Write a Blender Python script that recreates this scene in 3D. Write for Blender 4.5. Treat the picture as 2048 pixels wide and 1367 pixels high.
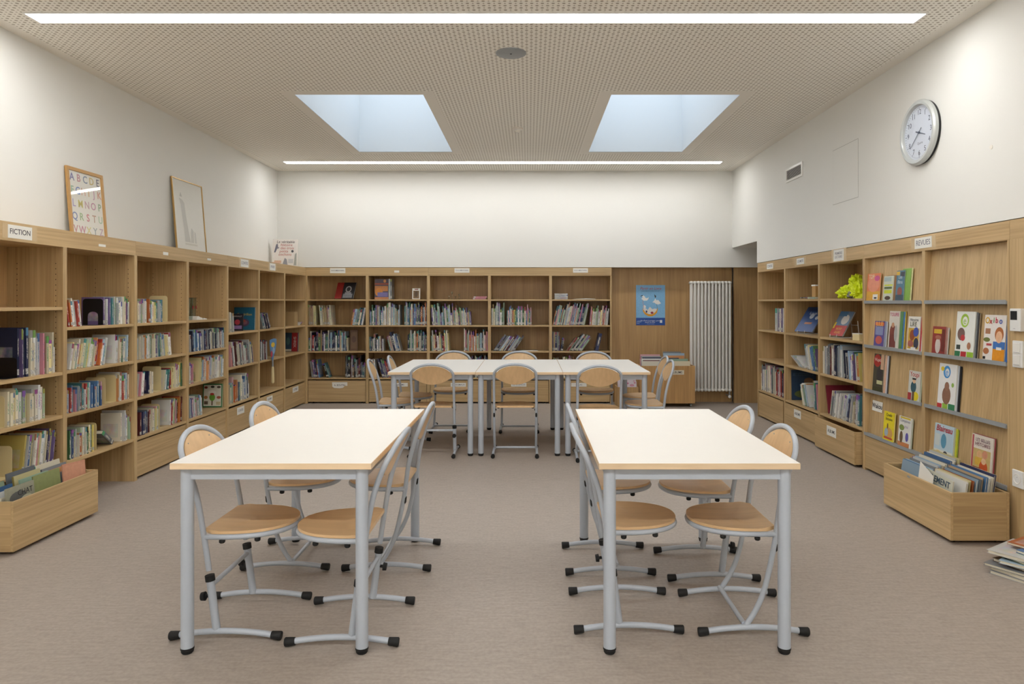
import bpy, math, random
from mathutils import Matrix, Vector, Euler, noise

# ------------------------------------------------------------------ clear
for o in list(bpy.data.objects):
    bpy.data.objects.remove(o, do_unlink=True)
SC = bpy.context.scene
COL = SC.collection
R = math.radians
PI = math.pi

# ------------------------------------------------------------------ camera
cam_d = bpy.data.cameras.new('camera')
cam = bpy.data.objects.new('camera', cam_d)
COL.objects.link(cam)
cam.location = (0, 0, 1.42)
cam.rotation_euler = (R(90), 0, 0)
cam_d.sensor_fit = 'HORIZONTAL'
cam_d.sensor_width = 36
cam_d.lens = 1410 / 2048 * 36
cam_d.shift_x = -34 / 2048
cam_d.shift_y = -79.5 / 2048
cam_d.clip_start = 0.05
SC.camera = cam

# ------------------------------------------------------------------ world, exposure
STRIP_POWER = 27.0
SKY = 2.3
w = bpy.data.worlds.new('sky')
SC.world = w
w.use_nodes = True
bg = w.node_tree.nodes['Background']
bg.inputs[0].default_value = (0.66, 0.755, 0.86, 1)
bg.inputs[1].default_value = SKY
SC.view_settings.view_transform = 'Standard'
SC.view_settings.look = 'None'
SC.view_settings.exposure = 0.42
SC.view_settings.gamma = 1.0
SC.view_settings.use_curve_mapping = False

# ------------------------------------------------------------------ main dimensions (metres)
F, U0, V0, HC = 1410.0, 1058.0, 604.0, 1.42
XL, XWL = -3.128, -3.528      # face of the left bookcases, left wall
YB = 9.888                    # face of the back bookcases = back wall above
XR = 2.85                     # right wall = face of the right bookcases
ZC = 3.258                    # ceiling
YF = -1.6                     # wall behind the camera
TOP = 1.905                   # top of bookcases

def yl(u, d=0.03): return (-XL + d) * F / (U0 - u)       # depth of a point on the left bookcases
def xb(u, d=0.03): return (u - U0) * (YB + d) / F
def yr(u, d=0.03): return (XR + d) * F / (u - U0)
def zv(v, y): return HC - (v - V0) * y / F

# ------------------------------------------------------------------ materials
def lin(c):
    return tuple(((x / 255) / 12.92 if x / 255 <= 0.04045 else ((x / 255 + 0.055) / 1.055) ** 2.4) for x in c) + (1,)

MATS = {}
def newmat(name):
    m = bpy.data.materials.new(name)
    m.use_nodes = True
    nt = m.node_tree
    b = nt.nodes['Principled BSDF']
    MATS[name] = m
    return m, nt, b

def N(nt, t, **kw):
    n = nt.nodes.new(t)
    for k, v in kw.items():
        setattr(n, k, v)
    return n

def plain(name, rgb, rough=0.5, metal=0.0, spec=None, bump=0.0, bscale=200, var=0.0, vscale=6.0):
    """one paint: colour with slight mottling and fine relief"""
    m, nt, b = newmat(name)
    c = lin(rgb)
    b.inputs['Base Color'].default_value = c
    b.inputs['Roughness'].default_value = rough
    b.inputs['Metallic'].default_value = metal
    if spec is not None:
        b.inputs['Specular IOR Level'].default_value = spec
    tc = N(nt, 'ShaderNodeTexCoord')
    if var > 0:
        n = N(nt, 'ShaderNodeTexNoise'); n.inputs['Scale'].default_value = vscale
        n.inputs['Detail'].default_value = 4
        nt.links.new(tc.outputs['Object'], n.inputs['Vector'])
        mx = N(nt, 'ShaderNodeMix', data_type='RGBA')
        mx.inputs[6].default_value = tuple(x * (1 - var) for x in c[:3]) + (1,)
        mx.inputs[7].default_value = tuple(min(1, x * (1 + var)) for x in c[:3]) + (1,)
        nt.links.new(n.outputs['Fac'], mx.inputs[0])
        nt.links.new(mx.outputs[2], b.inputs['Base Color'])
    if bump > 0:
        n2 = N(nt, 'ShaderNodeTexNoise'); n2.inputs['Scale'].default_value = bscale
        nt.links.new(tc.outputs['Object'], n2.inputs['Vector'])
        bp = N(nt, 'ShaderNodeBump'); bp.inputs['Strength'].default_value = bump
        bp.inputs['Distance'].default_value = 0.002
        nt.links.new(n2.outputs['Fac'], bp.inputs['Height'])
        nt.links.new(bp.outputs[0], b.inputs['Normal'])
    return m

def wood(name, rgb, axis, rough=0.42, contrast=0.16, fine=70, long=1.6):
    """veneer with the grain along one local axis"""
    m, nt, b = newmat(name)
    c = lin(rgb)
    tc = N(nt, 'ShaderNodeTexCoord')
    oi = N(nt, 'ShaderNodeObjectInfo')
    off = N(nt, 'ShaderNodeVectorMath', operation='SCALE'); off.inputs['Scale'].default_value = 37.0
    cmb = N(nt, 'ShaderNodeCombineXYZ')
    for i in range(3): nt.links.new(oi.outputs['Random'], cmb.inputs[i])
    nt.links.new(cmb.outputs[0], off.inputs[0])
    add = N(nt, 'ShaderNodeVectorMath', operation='ADD')
    nt.links.new(tc.outputs['Object'], add.inputs[0]); nt.links.new(off.outputs[0], add.inputs[1])
    mp = N(nt, 'ShaderNodeMapping')
    s = [fine, fine, fine]; s[axis] = long
    mp.inputs['Scale'].default_value = s
    nt.links.new(add.outputs[0], mp.inputs['Vector'])
    n1 = N(nt, 'ShaderNodeTexNoise'); n1.inputs['Scale'].default_value = 1.0; n1.inputs['Detail'].default_value = 5
    n1.inputs['Distortion'].default_value = 0.3
    nt.links.new(mp.outputs[0], n1.inputs['Vector'])
    mp2 = N(nt, 'ShaderNodeMapping')
    s2 = [9, 9, 9]; s2[axis] = 0.45
    mp2.inputs['Scale'].default_value = s2
    nt.links.new(add.outputs[0], mp2.inputs['Vector'])
    n2 = N(nt, 'ShaderNodeTexNoise'); n2.inputs['Scale'].default_value = 1.0; n2.inputs['Detail'].default_value = 2
    n2.inputs['Distortion'].default_value = 0.6
    nt.links.new(mp2.outputs[0], n2.inputs['Vector'])
    mm = N(nt, 'ShaderNodeMath', operation='MULTIPLY_ADD')
    mm.inputs[1].default_value = 0.55
    nt.links.new(n1.outputs['Fac'], mm.inputs[0])
    sc = N(nt, 'ShaderNodeMath', operation='MULTIPLY'); sc.inputs[1].default_value = 0.45
    nt.links.new(n2.outputs['Fac'], sc.inputs[0]); nt.links.new(sc.outputs[0], mm.inputs[2])
    rp = N(nt, 'ShaderNodeValToRGB')
    rp.color_ramp.elements[0].position = 0.36; rp.color_ramp.elements[1].position = 0.64
    k = contrast
    rp.color_ramp.elements[0].color = (c[0] * (1 - k * 1.2), c[1] * (1 - k * 1.5), c[2] * (1 - k * 1.9), 1)
    rp.color_ramp.elements[1].color = (min(1, c[0] * (1 + k)), min(1, c[1] * (1 + k)), min(1, c[2] * (1 + k)), 1)
    nt.links.new(mm.outputs[0], rp.inputs[0])
    # each board a touch lighter or darker
    hv = N(nt, 'ShaderNodeHueSaturation')
    mr = N(nt, 'ShaderNodeMapRange'); mr.inputs[3].default_value = 0.93; mr.inputs[4].default_value = 1.07
    nt.links.new(oi.outputs['Random'], mr.inputs[0]); nt.links.new(mr.outputs[0], hv.inputs['Value'])
    nt.links.new(rp.outputs[0], hv.inputs['Color'])
    nt.links.new(hv.outputs[0], b.inputs['Base Color'])
    b.inputs['Roughness'].default_value = rough
    bp = N(nt, 'ShaderNodeBump'); bp.inputs['Strength'].default_value = 0.08; bp.inputs['Distance'].default_value = 0.001
    nt.links.new(n1.outputs['Fac'], bp.inputs['Height']); nt.links.new(bp.outputs[0], b.inputs['Normal'])
    return m

OAK = (194, 166, 122)
wood('oak_x', OAK, 0); wood('oak_y', OAK, 1); wood('oak_z', OAK, 2)
wood('oak_panel', (182, 148, 102), 2); wood('trolley_ply', (200, 158, 104), 2)
wood('beech_x', (224, 188, 142), 0, contrast=0.06, fine=40, long=3, rough=0.35)
wood('beech_y', (224, 188, 142), 1, contrast=0.06, fine=40, long=3, rough=0.35)
wood('beech_z', (224, 188, 142), 2, contrast=0.06, fine=40, long=3, rough=0.35)
wood('beech_edge', (232, 206, 170), 0, contrast=0.08, fine=60, long=5, rough=0.4)
plain('wall_paint', (236, 235, 230), 0.75, bump=0.03, bscale=350, var=0.008, vscale=2)
plain('well_paint', (226, 230, 232), 0.8, bump=0.02)
plain('ceiling_plain', (240, 235, 225), 0.8, bump=0.02)
plain('laminate', (247, 244, 238), 0.38, var=0.01, vscale=20)
plain('grey_steel', (180, 187, 197), 0.32, bump=0.02, bscale=500, var=0.03, vscale=14)
plain('grey_metal', (150, 154, 156), 0.4, metal=0.0, var=0.03, vscale=20)
plain('black_plastic', (22, 22, 24), 0.5, bump=0.05, bscale=300)
plain('dark_gap', (20, 18, 16), 0.8, bump=0.02)
plain('white_enamel', (236, 234, 228), 0.3, var=0.01)
plain('white_plastic', (232, 232, 230), 0.35, var=0.01)
plain('paper', (236, 234, 226), 0.7, var=0.02, vscale=30)
plain('tape', (206, 180, 140), 0.25, var=0.03, vscale=40)
plain('pages', (226, 218, 198), 0.85, var=0.05, vscale=30, bump=0.2, bscale=60)
plain('ink', (52, 50, 58), 0.7, var=0.1, vscale=40)
plain('pencil', (120, 118, 132), 0.7, var=0.1, vscale=40)
plain('cream_metal', (226, 208, 158), 0.4, var=0.03, vscale=10)
plain('black_metal', (16, 15, 20), 0.4, var=0.1, vscale=10)
plain('frame_wood', (196, 152, 92), 0.4, var=0.06, vscale=25)
plain('frame_gold', (186, 150, 92), 0.3, metal=0.6, var=0.04, vscale=25)
plain('kraft', (176, 148, 104), 0.75, var=0.04, vscale=20)
plain('screen_dark', (40, 44, 46), 0.2, var=0.05)
plain('hivis', (222, 238, 22), 0.55, var=0.08, vscale=20, bump=0.3, bscale=60)
plain('reflective', (150, 150, 146), 0.35, var=0.05)
plain('clock_face', (226, 232, 244), 0.5, var=0.01)
plain('clock_rim', (205, 208, 206), 0.3, metal=0.2, var=0.01)
plain('clock_ink', (70, 76, 96), 0.5, var=0.05)
plain('panel_joint', (176, 174, 168), 0.7, var=0.02)
plain('rubber', (18, 18, 19), 0.7, bump=0.1)

def colmat(rgb, rough=0.45):
    name = 'print_%d_%d_%d' % tuple(rgb)
    return MATS.get(name) or plain(name, rgb, rough, var=0.04 if min(rgb) > 185 else 0.16, vscale=45)

# floor: linoleum, faintly brushed and mottled
m, nt, b = newmat('linoleum')
tc = N(nt, 'ShaderNodeTexCoord'); mp = N(nt, 'ShaderNodeMapping'); mp.inputs['Scale'].default_value = (5, 28, 1)
nt.links.new(tc.outputs['Object'], mp.inputs[0])
n1 = N(nt, 'ShaderNodeTexNoise'); n1.inputs['Scale'].default_value = 2.2; n1.inputs['Detail'].default_value = 8
nt.links.new(mp.outputs[0], n1.inputs['Vector'])
n2 = N(nt, 'ShaderNodeTexNoise'); n2.inputs['Scale'].default_value = 60; n2.inputs['Detail'].default_value = 3
nt.links.new(tc.outputs['Object'], n2.inputs['Vector'])
ad = N(nt, 'ShaderNodeMath', operation='ADD'); nt.links.new(n1.outputs['Fac'], ad.inputs[0]); nt.links.new(n2.outputs['Fac'], ad.inputs[1])
hf = N(nt, 'ShaderNodeMath', operation='MULTIPLY'); hf.inputs[1].default_value = 0.5; nt.links.new(ad.outputs[0], hf.inputs[0])
rp = N(nt, 'ShaderNodeValToRGB'); rp.color_ramp.elements[0].position = 0.3; rp.color_ramp.elements[1].position = 0.7
rp.color_ramp.elements[0].color = lin((152, 141, 131)); rp.color_ramp.elements[1].color = lin((178, 167, 157))
nt.links.new(hf.outputs[0], rp.inputs[0]); nt.links.new(rp.outputs[0], b.inputs['Base Color'])
b.inputs['Roughness'].default_value = 0.5
bp = N(nt, 'ShaderNodeBump'); bp.inputs['Strength'].default_value = 0.06; bp.inputs['Distance'].default_value = 0.001
nt.links.new(n2.outputs['Fac'], bp.inputs['Height']); nt.links.new(bp.outputs[0], b.inputs['Normal'])

# ceiling board: 33 mm grid of alternating 12 and 20 mm round perforations with dark fleece behind
m, nt, b = newmat('perforated_board')
tc = N(nt, 'ShaderNodeTexCoord')
dv = N(nt, 'ShaderNodeVectorMath', operation='SCALE'); dv.inputs['Scale'].default_value = 1 / 0.033
nt.links.new(tc.outputs['Object'], dv.inputs[0])
fr = N(nt, 'ShaderNodeVectorMath', operation='FRACTION'); nt.links.new(dv.outputs[0], fr.inputs[0])
sb = N(nt, 'ShaderNodeVectorMath', operation='SUBTRACT'); sb.inputs[1].default_value = (0.5, 0.5, 0.5)
nt.links.new(fr.outputs[0], sb.inputs[0])
ml = N(nt, 'ShaderNodeVectorMath', operation='MULTIPLY'); ml.inputs[1].default_value = (1, 1, 0); nt.links.new(sb.outputs[0], ml.inputs[0])
ln = N(nt, 'ShaderNodeVectorMath', operation='LENGTH'); nt.links.new(ml.outputs[0], ln.inputs[0])
fl = N(nt, 'ShaderNodeVectorMath', operation='FLOOR'); nt.links.new(dv.outputs[0], fl.inputs[0])
sx = N(nt, 'ShaderNodeSeparateXYZ'); nt.links.new(fl.outputs[0], sx.inputs[0])
sm = N(nt, 'ShaderNodeMath', operation='ADD'); nt.links.new(sx.outputs[0], sm.inputs[0]); nt.links.new(sx.outputs[1], sm.inputs[1])
md = N(nt, 'ShaderNodeMath', operation='PINGPONG'); md.inputs[1].default_value = 1.0; nt.links.new(sm.outputs[0], md.inputs[0])
rad = N(nt, 'ShaderNodeMapRange'); rad.inputs[3].default_value = 0.19; rad.inputs[4].default_value = 0.315
nt.links.new(md.outputs[0], rad.inputs[0])
lt = N(nt, 'ShaderNodeMath', operation='LESS_THAN'); nt.links.new(ln.outputs['Value'], lt.inputs[0]); nt.links.new(rad.outputs[0], lt.inputs[1])
mx = N(nt, 'ShaderNodeMix', data_type='RGBA')
mx.inputs[6].default_value = lin((246, 242, 233)); mx.inputs[7].default_value = lin((180, 171, 157))
nt.links.new(lt.outputs[0], mx.inputs[0]); nt.links.new(mx.outputs[2], b.inputs['Base Color'])
b.inputs['Roughness'].default_value = 0.8

# glass: clear pane with fresnel reflection
def glass(name, tint=(1, 1, 1, 1), ior=1.5):
    m = bpy.data.materials.new(name); m.use_nodes = True; MATS[name] = m
    nt = m.node_tree; nt.nodes.clear()
    out = N(nt, 'ShaderNodeOutputMaterial'); mixs = N(nt, 'ShaderNodeMixShader')
    tr = N(nt, 'ShaderNodeBsdfTransparent'); tr.inputs[0].default_value = tint
    gl = N(nt, 'ShaderNodeBsdfGlossy'); gl.inputs['Roughness'].default_value = 0.02
    fn = N(nt, 'ShaderNodeLayerWeight'); fn.inputs[0].default_value = 0.5
    pw = N(nt, 'ShaderNodeMath', operation='POWER'); pw.inputs[1].default_value = 4.5
    sc_ = N(nt, 'ShaderNodeMath', operation='MULTIPLY_ADD'); sc_.inputs[1].default_value = 0.9; sc_.inputs[2].default_value = 0.045
    nt.links.new(fn.outputs['Facing'], pw.inputs[0]); nt.links.new(pw.outputs[0], sc_.inputs[0])
    nt.links.new(sc_.outputs[0], mixs.inputs[0]); nt.links.new(tr.outputs[0], mixs.inputs[1]); nt.links.new(gl.outputs[0], mixs.inputs[2])
    nt.links.new(mixs.outputs[0], out.inputs[0])
    return m
glass('clear_glass'); glass('tumbler_glass', (0.86, 0.9, 0.88, 1))

# lamp diffuser
m = bpy.data.materials.new('lamp_diffuser'); m.use_nodes = True; MATS['lamp_diffuser'] = m
nt = m.node_tree; nt.nodes.clear()
out = N(nt, 'ShaderNodeOutputMaterial'); em = N(nt, 'ShaderNodeEmission')
em.inputs[0].default_value = (1.0, 0.995, 0.98, 1); em.inputs[1].default_value = STRIP_POWER
nt.links.new(em.outputs[0], out.inputs[0])
for nm_, k_ in (('lamp_diffuser_back', 0.47), ('lamp_diffuser_middle', 0.76), ('lamp_diffuser_near', 1.4)):
    m2 = m.copy(); m2.name = nm_; MATS[nm_] = m2
    [n for n in m2.node_tree.nodes if n.type == 'EMISSION'][0].inputs[1].default_value = STRIP_POWER * k_

# book cover: colour of the object, printed title on the spine, call-number sticker, picture on the cover
def book_material(name, attr=False):
    m, nt, b = newmat(name)
    L = nt.links.new
    oi = N(nt, 'ShaderNodeObjectInfo'); tc = N(nt, 'ShaderNodeTexCoord')
    src = tc.outputs['Object']; rnd = oi.outputs['Random']; base = oi.outputs['Color']
    if attr:      # the same for books joined into one mesh: the values come from mesh attributes
        src = N(nt, 'ShaderNodeAttribute', attribute_name='book_co').outputs['Vector']
        rnd = N(nt, 'ShaderNodeAttribute', attribute_name='book_random').outputs['Fac']
        base = N(nt, 'ShaderNodeAttribute', attribute_name='book_colour').outputs['Color']
    sp = N(nt, 'ShaderNodeSeparateXYZ'); L(src, sp.inputs[0])
    def math_(op, a, bb=None, c=None):
        n = N(nt, 'ShaderNodeMath', operation=op)
        for i, x in enumerate((a, bb, c)):
            if x is None: continue
            if isinstance(x, (int, float)): n.inputs[i].default_value = x
            else: L(x, n.inputs[i])
        return n.outputs[0]
    def between(x, lo, hi): return math_('MULTIPLY', math_('GREATER_THAN', x, lo), math_('LESS_THAN', x, hi))
    def mix(f, a, bb):
        n = N(nt, 'ShaderNodeMix', data_type='RGBA')
        for i, x in ((0, f), (6, a), (7, bb)):
            if isinstance(x, (int, float)): n.inputs[i].default_value = x
            elif isinstance(x, tuple): n.inputs[i].default_value = x
            else: L(x, n.inputs[i])
        return n.outputs[2]
    x, y, z = sp.outputs
    r2 = math_('FRACT', math_('MULTIPLY', rnd, 7.31)); r3 = math_('FRACT', math_('MULTIPLY', rnd, 23.7)); r4 = math_('FRACT', math_('MULTIPLY', rnd, 61.3))
    # contrasting ink: dark on light covers, light on dark ones
    bw = N(nt, 'ShaderNodeRGBToBW'); L(base, bw.inputs[0])
    inv = math_('LESS_THAN', bw.outputs[0], 0.22)
    hsv = N(nt, 'ShaderNodeCombineColor', mode='HSV'); L(r3, hsv.inputs[0]); hsv.inputs[1].default_value = 0.75; hsv.inputs[2].default_value = 0.32
    ink = mix(inv, hsv.outputs[0], (0.75, 0.72, 0.6, 1))
    # title letters on the spine
    cv = N(nt, 'ShaderNodeCombineXYZ')
    L(math_('MULTIPLY', x, 3.0), cv.inputs[0]); L(math_('ADD', math_('MULTIPLY', z, 42.0), math_('MULTIPLY', rnd, 90.0)), cv.inputs[1]); L(rnd, cv.inputs[2])
    nz = N(nt, 'ShaderNodeTexNoise'); nz.inputs['Scale'].default_value = 1.3; L(cv.outputs[0], nz.inputs['Vector'])
    lo = math_('ADD', 0.28, math_('MULTIPLY', r2, 0.2)); hi = math_('ADD', 0.62, math_('MULTIPLY', r3, 0.28))
    title = math_('MULTIPLY', math_('MULTIPLY', between(x, 0.28, 0.72), math_('MULTIPLY', math_('GREATER_THAN', z, lo), math_('LESS_THAN', z, hi))), math_('GREATER_THAN', nz.outputs['Fac'], 0.5))
    spine = math_('LESS_THAN', y, 0.02)
    c = mix(math_('MULTIPLY', title, spine), base, ink)
    # colour band at the top of some spines
    band = math_('MULTIPLY', math_('GREATER_THAN', r4, 0.62), math_('GREATER_THAN', z, math_('ADD', 0.78, math_('MULTIPLY', r2, 0.14))))
    c = mix(math_('MULTIPLY', band, spine), c, hsv.outputs[0])
    # sticker
    st = math_('MULTIPLY', math_('GREATER_THAN', r2, 0.3), between(z, 0.05, 0.17))
    cv2 = N(nt, 'ShaderNodeCombineXYZ'); L(math_('MULTIPLY', x, 2.0), cv2.inputs[0]); L(math_('MULTIPLY', z, 55.0), cv2.inputs[1]); L(math_('MULTIPLY', rnd, 40.0), cv2.inputs[2])
    nz2 = N(nt, 'ShaderNodeTexNoise'); nz2.inputs['Scale'].default_value = 1.5; L(cv2.outputs[0], nz2.inputs['Vector'])
    stc = mix(math_('GREATER_THAN', nz2.outputs['Fac'], 0.55), (0.62, 0.62, 0.58, 1), (0.12, 0.12, 0.13, 1))
    c = mix(math_('MULTIPLY', st, spine), c, stc)
    # picture on the front and back covers
    cv3 = N(nt, 'ShaderNodeCombineXYZ'); L(y, cv3.inputs[0]); L(z, cv3.inputs[1]); L(math_('MULTIPLY', rnd, 30.0), cv3.inputs[2])
    nz3 = N(nt, 'ShaderNodeTexNoise'); nz3.inputs['Scale'].default_value = 4.0; nz3.inputs['Detail'].default_value = 3; L(cv3.outputs[0], nz3.inputs['Vector'])
    side = math_('GREATER_THAN', y, 0.06)
    pic = math_('MULTIPLY', math_('MULTIPLY', between(y, 0.14, 0.88), between(z, 0.14, 0.62)), side)
    pc = mix(nz3.outputs['Fac'], base, nz3.outputs['Color'])
    c = mix(math_('MULTIPLY', pic, 0.75), c, pc)
    L(c, b.inputs['Base Color'])
    b.inputs['Roughness'].default_value = 0.38
    return m
book_material('book_cover'); book_material('book_cover_joined', True)

# ------------------------------------------------------------------ mesh builder
class MB:
    def __init__(s): s.v = []; s.f = []; s.m = []
    def add(s, vs, fs, m=0):
        o = len(s.v); s.v += [tuple(p) for p in vs]; s.f += [tuple(i + o for i in f) for f in fs]; s.m += [m] * len(fs)
    def box(s, x0, x1, y0, y1, z0, z1, m=0):
        s.add([(x0,y0,z0),(x1,y0,z0),(x1,y1,z0),(x0,y1,z0),(x0,y0,z1),(x1,y0,z1),(x1,y1,z1),(x0,y1,z1)],
              [(0,3,2,1),(4,5,6,7),(0,1,5,4),(1,2,6,5),(2,3,7,6),(3,0,4,7)], m)
        return s
    def prism(s, pts, y0, y1, m=0):
        """outline (x,z), counter-clockwise seen from -y, extruded from y0 to y1"""
        n = len(pts)
        s.add([(p[0], y0, p[1]) for p in pts] + [(p[0], y1, p[1]) for p in pts],
              [tuple(range(n)), tuple(range(2*n-1, n-1, -1))] + [(i, i+n, (i+1) % n + n, (i+1) % n) for i in range(n)], m)
        return s
    def tube(s, pts, r, seg=10, closed=False, m=0, caps=True):
        P = [Vector(p) for p in pts]; n = len(P)
        rr = r if isinstance(r, (list, tuple)) else [r] * n
        T = []
        for i in range(n):
            if closed: t = P[(i+1) % n] - P[i-1]
            else: t = P[min(i+1, n-1)] - P[max(i-1, 0)]
            T.append(t.normalized())
        up = Vector((0, 0, 1)) if abs(T[0].z) < 0.9 else Vector((1, 0, 0))
        nrm = T[0].cross(up).normalized()
        vs = []
        for i in range(n):
            nrm = (nrm - T[i] * nrm.dot(T[i])).normalized()
            bn = T[i].cross(nrm)
            for k in range(seg):
                a = 2 * PI * k / seg
                vs.append(P[i] + (nrm * math.cos(a) + bn * math.sin(a)) * rr[i])
        fs = []
        last = n if closed else n - 1
        for i in range(last):
            j = (i + 1) % n
            for k in range(seg):
                k2 = (k + 1) % seg
                fs.append((i*seg+k, i*seg+k2, j*seg+k2, j*seg+k))
        if caps and not closed:
            fs.append(tuple(range(seg-1, -1, -1))); fs.append(tuple((n-1)*seg + k for k in range(seg)))
        s.add(vs, fs, m); return s
    def cyl(s, c, r, z0, z1, seg=16, m=0, r1=None):
        s.tube([(c[0], c[1], z0), (c[0], c[1], z1)], [r, r if r1 is None else r1], seg, m=m); return s
    def lathe(s, prof, c=(0,0), seg=24, m=0):
        """profile of (radius, z) around the vertical"""
        n = len(prof)
        vs = []
        for r, z in prof:
            for k in range(seg):
                a = 2*PI*k/seg; vs.append((c[0]+r*math.cos(a), c[1]+r*math.sin(a), z))
        fs = []
        for i in range(n-1):
            for k in range(seg):
                k2 = (k+1) % seg
                fs.append((i*seg+k, i*seg+k2, (i+1)*seg+k2, (i+1)*seg+k))
        s.add(vs, fs, m); return s
    def build(s, name, mats, parent=None, smooth=False, bevel=0.0, loc=None, rot=None):
        me = bpy.data.meshes.new(name)
        me.from_pydata(s.v, [], s.f)
        if not isinstance(mats, (list, tuple)): mats = [mats]
        for k in mats: me.materials.append(MATS[k] if isinstance(k, str) else k)
        if len(mats) > 1: me.polygons.foreach_set('material_index', s.m)
        if smooth:
            me.polygons.foreach_set('use_smooth', [True] * len(me.polygons))
            me.set_sharp_from_angle(angle=R(42))
        me.update()
        o = bpy.data.objects.new(name, me); COL.objects.link(o)
        if parent: o.parent = parent
        if loc: o.location = loc
        if rot: o.rotation_euler = rot
        if bevel > 0:
            md = o.modifiers.new('bevel', 'BEVEL'); md.width = bevel; md.segments = 2; md.limit_method = 'ANGLE'
        return o

def box(name, mat, parent, *b, bevel=0.0): return MB().box(*b).build(name, mat, parent, bevel=bevel)
def empty(name, loc=(0,0,0), rz=0.0):
    o = bpy.data.objects.new(name, None); o.empty_display_size = 0.1; COL.objects.link(o)
    o.location = loc; o.rotation_euler = (0, 0, rz); return o
def tag(o, label, cat, group=None, kind=None):
    o['label'] = label; o['category'] = cat
    if group: o['group'] = group
    if kind: o['kind'] = kind
    return o
def struct(o):
    o['kind'] = 'structure'; return o

TXT = {}
def text(body, size, mat, parent, loc, rot=(R(90),0,0), align='CENTER', shear=0.0, bold=0.0, name='lettering', sx=1.0, fit=None):
    key = (body, align, shear, bold)
    if key not in TXT:
        cu = bpy.data.curves.new('lettering', 'FONT'); cu.body = body; cu.size = 1.0
        cu.align_x = align; cu.align_y = 'CENTER'; cu.shear = shear; cu.offset = bold
        cu.resolution_u = 3
        cu.extrude = 0.004
        ob = bpy.data.objects.new('lettering_source', cu); COL.objects.link(ob)
        dg = bpy.context.evaluated_depsgraph_get()
        me = bpy.data.meshes.new_from_object(ob.evaluated_get(dg))
        bpy.data.objects.remove(ob, do_unlink=True)
        TXT[key] = me
    if fit:
        xs_ = [v.co.x for v in TXT[key].vertices]; wd_ = max(xs_) - min(xs_)
        if wd_*size > fit: size = fit/wd_
    me = TXT[key].copy(); me.materials.clear()
    me.materials.append(MATS[mat] if isinstance(mat, str) else mat)
    o = bpy.data.objects.new(name, me); COL.objects.link(o)
    o.parent = parent; o.location = loc; o.rotation_euler = rot; o.scale = (size * sx, size, size)
    return o

# ================================================================== THE ROOM
struct(box('floor', 'linoleum', None, -3.7, 4.4, YF-0.1, 10.45, -0.1, 0))
struct(box('wall_left', 'wall_paint', None, XWL-0.12, XWL, YF-0.1, 10.45, 0, 4.1))
mb = MB(); mb.box(XWL, 4.4, YB, 10.4, TOP+0.005, 3.6); mb.box(XWL, 4.4, 10.28, 10.4, 0, TOP+0.005)
struct(mb.build('wall_back', 'wall_paint'))
struct(box('wall_front', 'wall_paint', None, -3.7, 4.4, YF-0.1, YF, 0, 4.1))
YE = 8.815                                              # end of the right wall, a passage beyond
mb = MB(); mb.box(XR, XR+0.5, YF, YE, TOP+0.005, 3.6); mb.box(XR+0.4, XR+0.5, YF, YE, 0, TOP+0.005)
mb.box(XR, XR+0.5, YE, YB, 2.182, 3.6)
mb.box(XR, XR+0.4, YF, 2.4, 0, TOP+0.005)
struct(mb.build('wall_right', 'wall_paint'))
mb = MB(); mb.box(4.3, 4.4, YF, 10.4, 0, 2.6); mb.box(XR+0.5, 4.3, 8.3, 8.4, 0, 2.6); mb.box(XR+0.5, 4.4, 8.4, YB, 2.5, 2.6)
struct(mb.build('wall_passage', 'wall_paint'))
# oak wall panels
struct(box('trim_1', 'oak_panel', None, 1.166, 2.895, 10.06, 10.1, 0, TOP+0.004))
struct(box('trim_2', 'oak_panel', None, 2.895, 4.3, 9.95, 9.99, 0, TOP+0.004))
struct(box('trim_3', 'oak_z', None, XR-0.001, XR+0.03, 2.4, 4.178, 0, 1.79))
struct(box('trim_4', 'oak_y', None, XR-0.001, XR+0.03, 2.4, 4.178, 1.79, TOP))

# ceiling with two skylight wells
SKX = ((-2.08, -0.938), (0.73, 1.873)); SKY0, SKY1 = 6.25, 8.64
def cuts(lo, hi, holes, m=0.11):
    c = [lo, lo + m]
    for a, b_ in holes: c += [a - m, a, b_, b_ + m]
    return c + [hi - m, hi]
cxs = cuts(XWL, XR, SKX, 0.10); cys = cuts(YF, YB, ((SKY0, SKY1),), 0.10)
mb = MB()
for i in range(len(cxs)-1):
    for j in range(len(cys)-1):
        xa, xb_, ya, yb_ = cxs[i], cxs[i+1], cys[j], cys[j+1]
        mx_, my_ = (xa+xb_)/2, (ya+yb_)/2
        if any(a < mx_ < b_ for a, b_ in SKX) and SKY0 < my_ < SKY1: continue
        near = (mx_ < XWL+0.1 or mx_ > XR-0.1 or my_ < YF+0.1 or my_ > YB-0.1 or
                (SKY0-0.1 < my_ < SKY1+0.1 and any(a-0.1 < mx_ < b_+0.1 for a, b_ in SKX)))
        mb.add([(xa,ya,ZC),(xb_,ya,ZC),(xb_,yb_,ZC),(xa,yb_,ZC)], [(0,3,2,1)], 1 if near else 0)
ceiling = struct(mb.build('ceiling', ['perforated_board', 'ceiling_plain']))
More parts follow.
